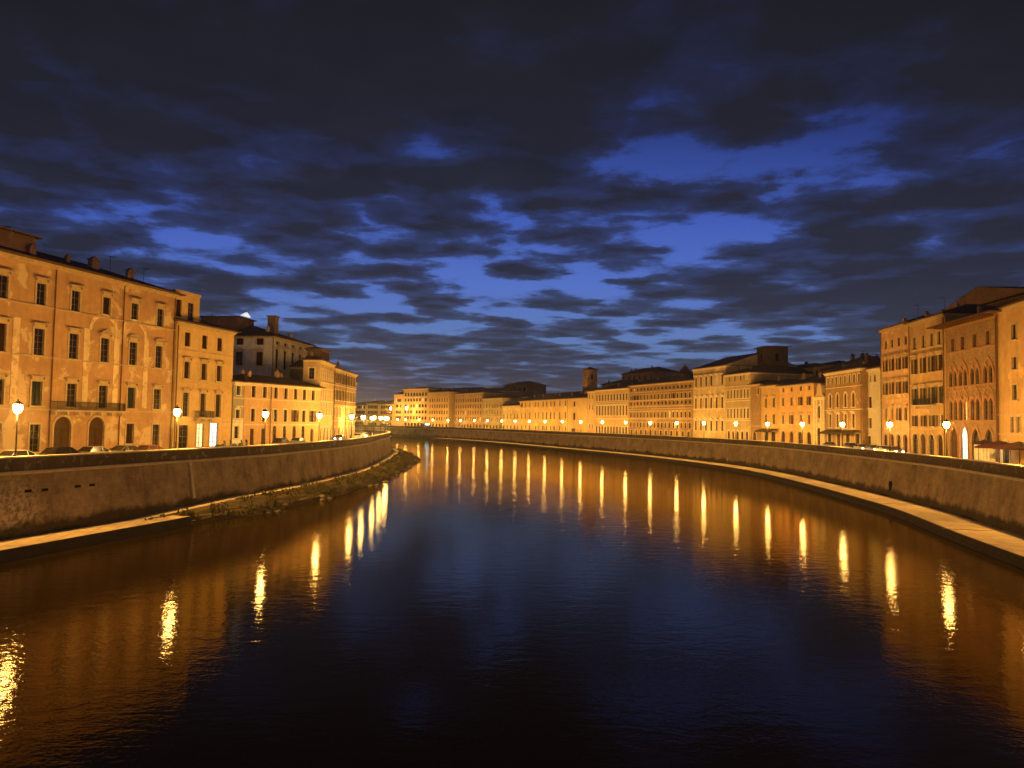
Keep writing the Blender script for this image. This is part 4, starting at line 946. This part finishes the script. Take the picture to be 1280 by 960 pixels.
def lamp(x, y, label, group, w=LAMP_W, zscale=1.0):
    o = LP if not lamps else copy_tree(LP)
    o.location = (x, y, ROAD + .12); o.scale = (1, 1, zscale); o.rotation_euler = (0, 0, random.random())
    tag(o, label, 'street lamp', group); lamps.append(o)
    # an unseen point light added below the globe does the lighting for it
    light(x, y, ROAD + .12 + 4.28 * zscale, w)
    return o
GL, GR = 'street lamps along the left river wall', 'street lamps along the right river wall'
offL = offset(LW, -.85); offR = offset(RW, .85)
lab_l = {22: 'lit lamp in front of the orange palace, nearest on the left bank', 221.5: 'lit lamp where the orange palace meets the yellow house', 332: 'lit lamp in front of the low peach house',
         399.5: 'lit lamp at the far end of the low peach house', 440: 'lit lamp in front of the last tan house of the left bank'}
for px in (22, 221.5, 332, 399.5, 440):
    p = on_poly(px, 515, offL); lamp(p.x, p.y, lab_l[px], GL)
p = min(offL, key=lambda q: abs(q[1] - 42)); lamp(p[0], p[1], 'street lamp on the left wall outside the photo', GL)
far_lab = ['first lit lamp past the tan house in the dense left cluster', 'second lit lamp past the tan house in the dense left cluster', 'third lit lamp past the tan house in the dense left cluster', 'third lit lamp from the right in the dense left cluster', 'second lit lamp from the right in the dense left cluster', 'rightmost lit lamp of the dense cluster at the left wall bend']
for y, lb in zip((152, 170, 188, 206, 224, 240), far_lab):
    q = min(offL, key=lambda q: abs(q[1] - y)); lamp(q[0], q[1], lb, GL, LAMP_W * .6)
offL2 = offset(LW, -5.2)
for y, lb in zip((168, 190, 212, 234), ('nearest of the lit lamps on the building side of the left bend', 'second lit lamp on the building side of the left bend', 'third lit lamp on the building side of the left bend', 'farthest of the lit lamps on the building side of the left bend')):
    q = min(offL2, key=lambda q: abs(q[1] - y)); lamp(q[0], q[1], lb, 'street lamps on the building side of the left bend', LAMP_W * .3)
rl = {1183: 'lit lamp in front of the dark brick gothic palace', 1112: 'lit lamp in front of the tall orange house at the roofline step', 1053: 'lit lamp in front of the ornate tan house',
      1003: 'lit lamp in front of the plain ochre house, left of the small church', 959.5: 'lit lamp in front of the shop canopy and its narrow ochre house', 920: 'lit lamp in front of the cream house with slender windows',
      880: 'lit lamp in front of the bright cream pedimented palace', 846: 'lit lamp at the right part of the very long tan palace', 813: 'lit lamp at the left part of the very long tan palace',
      782: 'lit lamp where the bright ochre palace meets the very long tan one', 753: 'lit lamp in front of the bright ochre palace, just right of the brick tower', 726: 'lit lamp at the right end of the long yellow building, under the brick tower',
      703: 'third lit lamp from the left in front of the long yellow building', 681.3: 'second lit lamp from the left in front of the long yellow building', 661.5: 'first lit lamp from the left in front of the long yellow building',
      644: 'lit lamp in front of the small cream house with porch', 627: 'lit lamp at the right end of the cream far bank house', 609.3: 'lit lamp at the left end of the cream far bank house',
      593: 'lit lamp at the right of the wide tan far bank block', 575.5: 'lit lamp at the left of the wide tan far bank block', 560: 'lit lamp in front of the bright yellow far bank house', 541: 'lit lamp beside the pale hotel block, next to a bluish glow',
      1287: 'lit lamp at the right edge of the photo in front of the ochre house'}
for px, lb in rl.items():
    p = on_poly(px, 527, offR); lamp(p.x, p.y, lb, GR, LAMP_W * .82)
q = min(offR, key=lambda q: abs(q[1] - 52)); lamp(q[0], q[1], 'street lamp on the near right wall, second beyond the photo edge', GR)
q = min(offR, key=lambda q: abs(q[1] - 33)); lamp(q[0], q[1], 'street lamp on the right wall outside the photo', GR)
for px, lb in ((524, 'lit lamp in front of the far pale hotel block'), (507, 'lit lamp under the orange block at the far bend'), (497, 'lit lamp at the far left end of the right river wall')):
    p = on_poly(px, 526, offR); lamp(p.x, p.y, lb, GR, LAMP_W * .5)
for px, lb in ((488, 'left of the two tall lit lamps standing above the far cluster'), (508, 'right of the two tall lit lamps, on a tall pole before the hotel')):
    p = on_poly(px, 526, offset(RW, 4)); lamp(p.x, p.y, lb, 'tall street lamps at the far bend', LAMP_W * .8, 2.45)

# ------------------------------------------------------------------ vehicles
M_TYRE = mat('tyre_rubber', (.02, .02, .02), .9); M_RIM = mat('alloy', (.4, .4, .4), .4, None, .5, .8)
M_HEAD = mat('headlight_glow', (1, 1, 1), .4, None, .3, 0, ((1, .93, .76), 30)); M_HEADOFF = mat('headlight_glass', (.5, .5, .5), .15)
M_TAIL = mat('tail_glow', (1, .1, .05), .4, None, .3, 0, ((1, .06, .02), 9)); M_TAILOFF = mat('tail_red', (.25, .01, .01), .3)
def paint(name, c): return mat('car_' + name, c, .28, None, .5)
def make_car(pm, head=False, tail=False, hgt=1.45, ln=4.1):
    root = bpy.data.objects.new('parked_car', None); COL.objects.link(root); root.empty_display_size = .3
    bm = bmesh.new(); L2 = ln / 2
    st = [(-L2, .38, .80, .72), (-L2 + .15, .25, .92, .80), (-L2 + .8, .22, .98, .84), (0, .2, .97, .86), (L2 - 1.15, .22, .94, .85), (L2 - .35, .24, .80, .81), (L2, .32, .62, .70)]
    rings = [[bm.verts.new(p) for p in ((x, -w * .9, a), (x, -w, (a + b) * .5), (x, -w * .93, b - .03), (x, -w * .6, b + .02), (x, w * .6, b + .02), (x, w * .93, b - .03), (x, w, (a + b) * .5), (x, w * .9, a))] for x, a, b, w in st]
    for A, B in zip(rings, rings[1:]):
        for i in range(8): bm.faces.new((A[i], A[(i + 1) % 8], B[(i + 1) % 8], B[i]))
    bm.faces.new(rings[0][::-1]); bm.faces.new(rings[-1]); link('body', bm, pm, root, shade=False)
    a0, a1, r0, r1 = -L2 + .35, L2 - 1.0, -L2 + .95, L2 - 1.95
    bm = bmesh.new()
    def ring(x, z, w, xs): return [bm.verts.new((q, s_ * w, z)) for q, s_ in ((xs[0], -1), (xs[1], -1), (xs[1], 1), (xs[0], 1))]
    A = ring(0, .95, .78, (a0, a1)); B = ring(0, hgt - .07, .60, (r0 - .05, r1 + .1))
    for i in range(4): bm.faces.new((A[i], A[(i + 1) % 4], B[(i + 1) % 4], B[i]))
    link('windows', bm, M_GLASS, root)
    bm = bmesh.new(); A = ring(0, hgt - .075, .63, (r0 - .12, r1 + .16)); B = ring(0, hgt, .52, (r0 + .1, r1 - .1)); bm.faces.new(A[::-1]); bm.faces.new(B)
    for i in range(4): bm.faces.new((A[i], A[(i + 1) % 4], B[(i + 1) % 4], B[i]))
    for sx in (-1, 1):                       # door posts
        for xa, xb in ((a0, r0), (0, 0), (a1, r1)):
            quad(bm, [(xa - .05, sx * .79, .94), (xa + .05, sx * .79, .94), (xb + .05, sx * .615, hgt - .06), (xb - .05, sx * .615, hgt - .06)])
    link('roof', bm, pm, root)
    for x in (-L2 + .8, L2 - .8):
        for s_ in (-1, 1):
            bm = bmesh.new(); n = 16; a = [bm.verts.new((x + .31 * math.cos(2 * math.pi * i / n), s_ * .68, .31 + .31 * math.sin(2 * math.pi * i / n))) for i in range(n)]
            b = [bm.verts.new((v.co.x, s_ * .87, v.co.z)) for v in a]; bm.faces.new(a); bm.faces.new(b[::-1])
            for i in range(n): bm.faces.new((a[i], a[(i + 1) % n], b[(i + 1) % n], b[i]))
            w_ = link('wheel', bm, M_TYRE, root); bm = bmesh.new(); a = [bm.verts.new((x + .19 * math.cos(2 * math.pi * i / n), s_ * .874, .31 + .19 * math.sin(2 * math.pi * i / n))) for i in range(n)]; bm.faces.new(a); link('rim', bm, M_RIM, w_)
    for s_ in (-1, 1):
        bm = bmesh.new(); box(bm, L2 - .16, L2 + .015, s_ * .56 - .14, s_ * .56 + .14, .52, .70); link('headlight', bm, M_HEAD if head else M_HEADOFF, root)
        bm = bmesh.new(); box(bm, -L2 - .01, -L2 + .1, s_ * .62 - .1, s_ * .62 + .1, .62, .82); link('tail_light', bm, M_TAIL if tail else M_TAILOFF, root)
    bm = bmesh.new()
    for s_ in (-1, 1): box(bm, L2 - 1.55, L2 - 1.4, s_ * .93 - .08, s_ * .93 + .08, .95, 1.08)
    link('mirrors', bm, pm, root)
    return root
CARS = {}
def car(px, off_poly, key, pm, label, group, flip=False, head=False, tail=False, **kw):
    kk = (key, head, tail)
    p = on_poly(px, 560, off_poly)
    o = copy_tree(CARS[kk]) if kk in CARS else make_car(pm, head, tail, **kw)
    CARS.setdefault(kk, o)
    i = min(range(1, len(off_poly)), key=lambda i: (Vector(off_poly[i]) - p).length); t = Vector(off_poly[i]) - Vector(off_poly[i - 1])
    o.location = (p.x, p.y, ROAD - .01); o.rotation_euler = (0, 0, math.atan2(t.y, t.x) + (math.pi if flip else 0)); tag(o, label, 'car', group); return o
CL = offset(LW, -4.6); CL2 = offset(LW, -6.2); CR = offset(RW, 8.3); CR2 = offset(RW, 5.2)
g1 = 'cars along the left riverside road'; g2 = 'cars along the right riverside road'
WH, DK, YL, RD, GY = paint('white', (.32, .32, .31)), paint('black', (.015, .015, .017)), paint('cream', (.26, .22, .15)), paint('maroon', (.07, .012, .012)), paint('grey', (.09, .09, .095))
car(27, CL, 'w', WH, 'white car behind the wall, partly hidden by the nearest left lamp post', g1)
car(80, CL, 'd', DK, 'large black car parked before the left arched door of the orange palace', g1, hgt=1.55, ln=4.5)
car(121, CL2, 'y', YL, 'cream car parked before the right arched door of the orange palace', g1)
car(153, CL2, 'gh', GY, 'grey car with shining headlights before the orange palace', g1, flip=True, head=True)
car(190, CL, 'r', RD, 'dark maroon car at the right end of the orange palace', g1)
car(352, CL2, 'd', DK, 'black car parked in front of the low peach house, nearer one', g1)
car(373, CL2, 'g', GY, 'grey car parked in front of the low peach house, farther one', g1)
car(424, CL2, 'gh', GY, 'farther car with shining headlights near the bend of the left road', g1, flip=True, head=True)
car(447, CL, 'wt', WH, 'white car with glowing red tail lights near the left bend', g1, tail=True)
car(455, CL, 'wh', WH, 'white car with headlights on, among the lamps at the left bend', g1, flip=True, head=True)
car(1036, CR, 'g', GY, 'grey car parked before the ornate tan house', g2)
car(1062, CR, 'd', DK, 'black car parked before the pale greenish side house', g2)
car(1077, CR, 'wh', WH, 'white car with bluish white headlights, leftmost of the lit ones on the right road', g2, flip=True, head=True)
car(1092, CR, 'gh', GY, 'grey car with headlights on, second of the queue on the right road', g2, flip=True, head=True)
car(1105, CR, 'wh', WH, 'white car with headlights on, third of the queue on the right road', g2, flip=True, head=True)
car(1118, CR, 'gh', GY, 'grey car with headlights on, rightmost of the queue before the tall orange house', g2, flip=True, head=True)
def make_scooter():
    root = bpy.data.objects.new('motor_scooter', None); COL.objects.link(root)
    bm = bmesh.new(); prism(bm, [(-.75, .55), (-.7, .8), (-.1, .78), (.05, .35), (.4, .33), (.52, .95), (.6, .95), (.58, .28), (.1, .2), (-.5, .25)], -.16, .16); link('body', bm, GY, root)
    bm = bmesh.new(); prism(bm, [(-.72, .8), (-.6, .9), (-.1, .86), (-.08, .79)], -.14, .14); link('seat', bm, M_TYRE, root)
    for x in (-.55, .65):
        bm = bmesh.new(); n = 14; a = [bm.verts.new((x + .23 * math.cos(2 * math.pi * i / n), -.06, .23 + .23 * math.sin(2 * math.pi * i / n))) for i in range(n)]; b = [bm.verts.new((v.co.x, .06, v.co.z)) for v in a]
        bm.faces.new(a); bm.faces.new(b[::-1])
        for i in range(n): bm.faces.new((a[i], a[(i + 1) % n], b[(i + 1) % n], b[i]))
        link('wheel', bm, M_TYRE, root)
    bm = bmesh.new(); box(bm, .48, .53, -.33, .33, 1.0, 1.05); box(bm, .49, .55, -.04, .04, .9, 1.0); link('handlebar', bm, M_IRON, root)
    bm = bmesh.new(); prism(bm, [(.56, 1.0), (.62, 1.0), (.48, 1.42), (.45, 1.42)], -.2, .2); link('windscreen', bm, M_GLASS, root)
    return root
sc0 = None; SL = offset(LW, -8.5)
for px, lb in ((276, 'parked scooter left of the white painted corner base'), (283, 'parked scooter before the left side of the white painted base'), (297, 'parked scooter before the right side of the white painted base'), (304, 'parked scooter right of the white painted base')):
    o = make_scooter() if sc0 is None else copy_tree(sc0); sc0 = sc0 or o
    p = on_poly(px, 555, SL); o.location = (p.x, p.y, ROAD + .0); o.rotation_euler = (0, 0, random.uniform(-.5, .2)); tag(o, lb, 'scooter', 'scooters parked at the grey corner house')

# ------------------------------------------------------------------ café umbrellas and lit stall, right edge
M_RED = mat('canvas_maroon', (.05, .014, .012), .9); M_CANV = mat('canvas_white', (.75, .74, .68), .8)
def umbrella(px, label):
    p = on_poly(px, 560, offset(RW, 8.6)); root = empty('parasol', label, 'parasol', (p.x, p.y, ROAD), .3, 'dark café parasols at the right edge')
    bm = bmesh.new(); cyl(bm, 0, 0, 0, 2.9, .04, n=8); link('pole', bm, M_IRON, root)
    bm = bmesh.new(); cyl(bm, 0, 0, 0, .12, .35, n=12); link('base', bm, M_IRON, root)
    bm = bmesh.new(); h = 1.9
    e_ = [bm.verts.new((h * a, h * b, 2.35)) for a, b in ((-1, -1), (1, -1), (1, 1), (-1, 1))]; v_ = [bm.verts.new((h * a, h * b, 2.12)) for a, b in ((-1, -1), (1, -1), (1, 1), (-1, 1))]; t = bm.verts.new((0, 0, 3.15))
    for i in range(4): bm.faces.new((e_[i], e_[(i + 1) % 4], t)); bm.faces.new((v_[i], v_[(i + 1) % 4], e_[(i + 1) % 4], e_[i]))
    link('canopy', bm, M_RED, root)
umbrella(1249, 'dark maroon parasol right of the lit white stall'); umbrella(1274, 'dark maroon parasol at the right edge of the photo')
p = on_poly(1231, 565, offset(RW, 9.2)); st_ = empty('stall', 'white curtained stall glowing from inside, in front of the brick gothic palace', 'stall', (p.x, p.y, ROAD), math.radians(70))
bm = bmesh.new()
for x in (-1.3, 1.3):
    for y in (-1, 1): cyl(bm, x, y, 0, 2.5, .04, n=8)
link('frame', bm, M_IRON, st_); bm = bmesh.new(); v_ = [bm.verts.new(q) for q in ((-1.5, -1.2, 2.5), (1.5, -1.2, 2.5), (1.5, 1.2, 2.5), (-1.5, 1.2, 2.5))]; t = bm.verts.new((0, 0, 3.2))
for i in range(4): bm.faces.new((v_[i], v_[(i + 1) % 4], t))
link('canopy', bm, M_RED, st_); bm = bmesh.new()
for (ax, ay, bx_, by_) in ((-1.3, 1, 1.3, 1), (-1.3, -1, -1.3, 1), (1.3, 0, 1.3, 1)):
    n = 14
    for i in range(n):
        f0, f1 = i / n, (i + 1) / n; w0, w1 = .05 * math.sin(i * 2.2), .05 * math.sin((i + 1) * 2.2)
        quad(bm, [(ax + (bx_ - ax) * f0 + w0, ay + (by_ - ay) * f0 + w0, .1), (ax + (bx_ - ax) * f1 + w1, ay + (by_ - ay) * f1 + w1, .1), (ax + (bx_ - ax) * f1 + w1, ay + (by_ - ay) * f1 + w1, 2.48), (ax + (bx_ - ax) * f0 + w0, ay + (by_ - ay) * f0 + w0, 2.48)])
link('curtain', bm, M_CANV, st_)
def wlight(x, y, z, w, col, r=.12):
    o = light(x, y, z, w, r); o.data.color = col; o.name = 'shop_light'
wlight(p.x, p.y, ROAD + 2.2, 220, (1, .93, .72))
# blue-white kiosk light on the far bank
p = on_poly(533, 526, offset(RW, 3.0)); kk_ = empty('kiosk', 'small kiosk with a bluish white light before the pale far hotel', 'kiosk', (p.x, p.y, ROAD), .6)
bm = bmesh.new(); box(bm, -2, 2, -1, 1, 0, 2.6); link('body', bm, GY, kk_); bm = bmesh.new(); box(bm, -2.3, 2.3, -1.3, 1.3, 2.6, 2.8); link('roof', bm, M_IRON, kk_)
bm = bmesh.new(); box(bm, -1.2, 1.2, -1.36, -1.305, 2.15, 2.6); link('light_panel', bm, mat('sign_blue', (.6, .8, 1), .5, None, .3, 0, ((.45, .75, 1), 22)), kk_)

# ------------------------------------------------------------------ marks on the river walls
def wall_pt(px, py, poly, side):
    zz = 4
    for _ in range(6):
        d = -.05 - .7 * max(0, min(1, (5 - zz) / 4.8)); p = on_poly(px, py, offset(poly, d * side)); zz = z_at(px, py, p)
    return p, zz
def wall_dir(poly, p):
    i = min(range(1, len(poly)), key=lambda i: (Vector(poly[i]) - p).length); return (Vector(poly[i]) - Vector(poly[i - 1])).normalized()
M_HOLE = mat('hole_dark', (.012, .01, .008), .95)
for px, py in ((35, 613.5), (56, 612), (97, 607.7), (115, 606)):
    p, zz = wall_pt(px, py, LW, -1); t = wall_dir(LW, p)
    bm = bmesh.new(); box(bm, -.32, .32, -.03, .3, -.10, .10); box(bm, -.38, .38, -.035, .2, -.13, -.102); o = link('drain_slot', bm, M_HOLE, wl); o.location = (p.x, p.y, zz); o.rotation_euler = (0, 0, math.atan2(t.y, t.x))
p, zz = wall_pt(236, 600, LW, -1); t = wall_dir(LW, p); bm = bmesh.new()
prof = [(-.10, 5.7), (-.2, 5.0), (-.75, 1.9)]
top = on_poly(236, 600, LW)
for (d0, z0), (d1, z1) in zip(prof, prof[1:]):
    n_ = Vector((t.y, -t.x))
    P0, P1 = top - n_ * d0, top - n_ * d1
    for w0, w1, e0 in ((-.2, .2, -.06),):
        a = [(P0 + t * w0 + n_ * .06, z0), (P0 + t * w1 + n_ * .06, z0), (P1 + t * w1 + n_ * .06, z1), (P1 + t * w0 + n_ * .06, z1)]
        quad(bm, [(q.x, q.y, z_) for q, z_ in a])
        for u0 in (w0, w1): quad(bm, [((P0 + t * u0 + n_ * .06).x, (P0 + t * u0 + n_ * .06).y, z0), ((P1 + t * u0 + n_ * .06).x, (P1 + t * u0 + n_ * .06).y, z1), ((P1 + t * u0 - n_ * .2).x, (P1 + t * u0 - n_ * .2).y, z1), ((P0 + t * u0 - n_ * .2).x, (P0 + t * u0 - n_ * .2).y, z0)])
link('pipe_cover', bm, M_COPE, wl)
p, zz = wall_pt(1114, 608, RW, 1); t = wall_dir(RW, p); bm = bmesh.new(); prism(bm, [(-.16, -.6), (-.3, .3), (-.18, .75), (.15, .75), (.3, .3), (.12, -.6)], -.06, .25)
o = link('drain_opening', bm, M_HOLE, wr); o.location = (p.x, p.y, zz); o.rotation_euler = (0, 0, math.atan2(t.y, t.x))
# flat dark strips across the right path
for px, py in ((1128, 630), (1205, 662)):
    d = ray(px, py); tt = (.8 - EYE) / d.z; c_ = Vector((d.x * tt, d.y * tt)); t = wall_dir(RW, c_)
    bm = bmesh.new(); box(bm, -.22, .22, -2.5, 2.0, .0, .008); o = link('drain_channel', bm, M_EDGE); o.location = (c_.x, c_.y, .80); o.rotation_euler = (0, 0, math.atan2(t.y, t.x)); tag(o, 'dark strip across the right path, %s one' % ('farther' if px < 1200 else 'nearer'), 'drain', 'dark strips across the right path')

# ------------------------------------------------------------------ overgrown bank: rocks and weeds
M_ROCK = mat('river_rock', (.20, .17, .13), .9, (3, .8)); rocks = []
for s_ in range(4):
    bm = bmesh.new(); bmesh.ops.create_icosphere(bm, subdivisions=2, radius=.5); rr = random.Random(s_)
    for v in bm.verts: v.co *= rr.uniform(.75, 1.2); v.co.z *= .6
    me = bpy.data.meshes.new('rock'); bm.to_mesh(me); bm.free(); me.materials.append(M_ROCK); rocks.append(me)
rr = random.Random(5)
for n_ in range(26):
    i = rr.randrange(1, len(bank) - 22); a, b = bank[i], bank[i + 1]; t = rr.random(); j = rr.choice((5, 6, 6))
    q = Vector(a[j]).lerp(Vector(b[j]), t); o = obj_of('rock', rocks[n_ % 4]); s_ = rr.uniform(.35, 1.0) * (.7 if j == 4 else 1)
    o.location = (q.x + rr.uniform(-.2, .2), q.y + rr.uniform(-.8, .8), max(0.02, q.z + .02)); o.rotation_euler = (rr.random() * .4, rr.random() * .4, rr.random() * 6); o.scale = (s_, s_ * rr.uniform(.7, 1.2), s_ * rr.uniform(.6, 1))
    tag(o, 'pale rough stone at the water line of the overgrown left bank', 'rock', 'stones along the left waterline')
def weed_mat():
    m = bpy.data.materials.new('weeds'); m.use_nodes = True; k = N(m.node_tree); b = m.node_tree.nodes['Principled BSDF']
    g = k.add('ShaderNodeNewGeometry').outputs['Position']; n = k.noise(g, 1.4, 4, .6)
    k.put(b.inputs['Base Color'], k.mix(n, (.035, .048, .014), (.17, .135, .055))); b.inputs['Roughness'].default_value = .8; return m
bm = bmesh.new(); rr = random.Random(9)
for n_ in range(5200):
    i = rr.randrange(0, len(bank) - 1); t, u = rr.random(), rr.random() ** 1.2 * 5.4; j = int(u); f = u - j
    A = Vector(bank[i][j]).lerp(Vector(bank[i][j + 1]), f); B = Vector(bank[i + 1][j]).lerp(Vector(bank[i + 1][j + 1]), f); q = A.lerp(B, t)
    if math.sin(q.y * .9 + q.x * 1.7) + math.sin(q.y * .37 - q.x) < rr.uniform(-1.6, .8): continue
    h = rr.uniform(.12, .5) * (1 + .8 * (math.sin(q.y * .5) > .3)); 
    for _ in range(6):
        a = rr.uniform(0, 6.28); r_ = rr.uniform(.05, .3); w = rr.uniform(.03, .08); dx, dy = math.cos(a), math.sin(a)
        v = [bm.verts.new((q.x + dx * .04 - dy * w, q.y + dy * .04 + dx * w, q.z - .03)), bm.verts.new((q.x + dx * .04 + dy * w, q.y + dy * .04 - dx * w, q.z - .03)), bm.verts.new((q.x + dx * r_, q.y + dy * r_, q.z + h * rr.uniform(.6, 1)))]
        bm.faces.new(v)
o = link('weeds', bm, weed_mat()); tag(o, 'low weeds and grass covering the left river bank', 'weeds', kind='stuff')
# dry weeds growing at the foot of both walls
bm = bmesh.new()
for poly, side, y1 in ((LW, -1, 70), (RW, 1, 200)):
    o_ = offset(poly, -.95 * side)
    for _ in range(700):
        i = rr.randrange(idx(poly, 25), idx(poly, y1)); a, b = Vector(o_[i]), Vector(o_[i + 1]); q = a.lerp(b, rr.random())
        if math.sin(q.y * .7) + math.sin(q.y * .23 + 1) < rr.uniform(-1, 1.6): continue
        for _k in range(4):
            a_ = rr.uniform(0, 6.28); r_ = rr.uniform(.05, .2); v = [bm.verts.new((q.x - .03, q.y, .8)), bm.verts.new((q.x + .03, q.y + .03, .8)), bm.verts.new((q.x + r_ * math.cos(a_), q.y + r_ * math.sin(a_), .8 + rr.uniform(.1, .4)))]
            bm.faces.new(v)
tag(link('wall_weeds', bm, bpy.data.materials['weeds']), 'dry weeds along the foot of the river walls', 'weeds', kind='stuff')

# ------------------------------------------------------------------ thin haze added to give the lamps halos
HAZE = 0.00013
if HAZE:
    m = bpy.data.materials.new('haze_air'); m.use_nodes = True; t_ = m.node_tree; t_.nodes.clear(); k = N(t_)
    o_ = k.add('ShaderNodeOutputMaterial'); v_ = k.add('ShaderNodeVolumePrincipled'); v_.inputs['Color'].default_value = (.9, .9, .9, 1); v_.inputs['Density'].default_value = HAZE; v_.inputs['Anisotropy'].default_value = .94
    k.l.new(v_.outputs[0], o_.inputs['Volume']); bm = bmesh.new(); box(bm, -2600, 2600, -700, 3100, -4, 60); h_ = link('haze', bm, m); tag(h_, kind='stuff')
    C.cycles.volume_bounces = 0
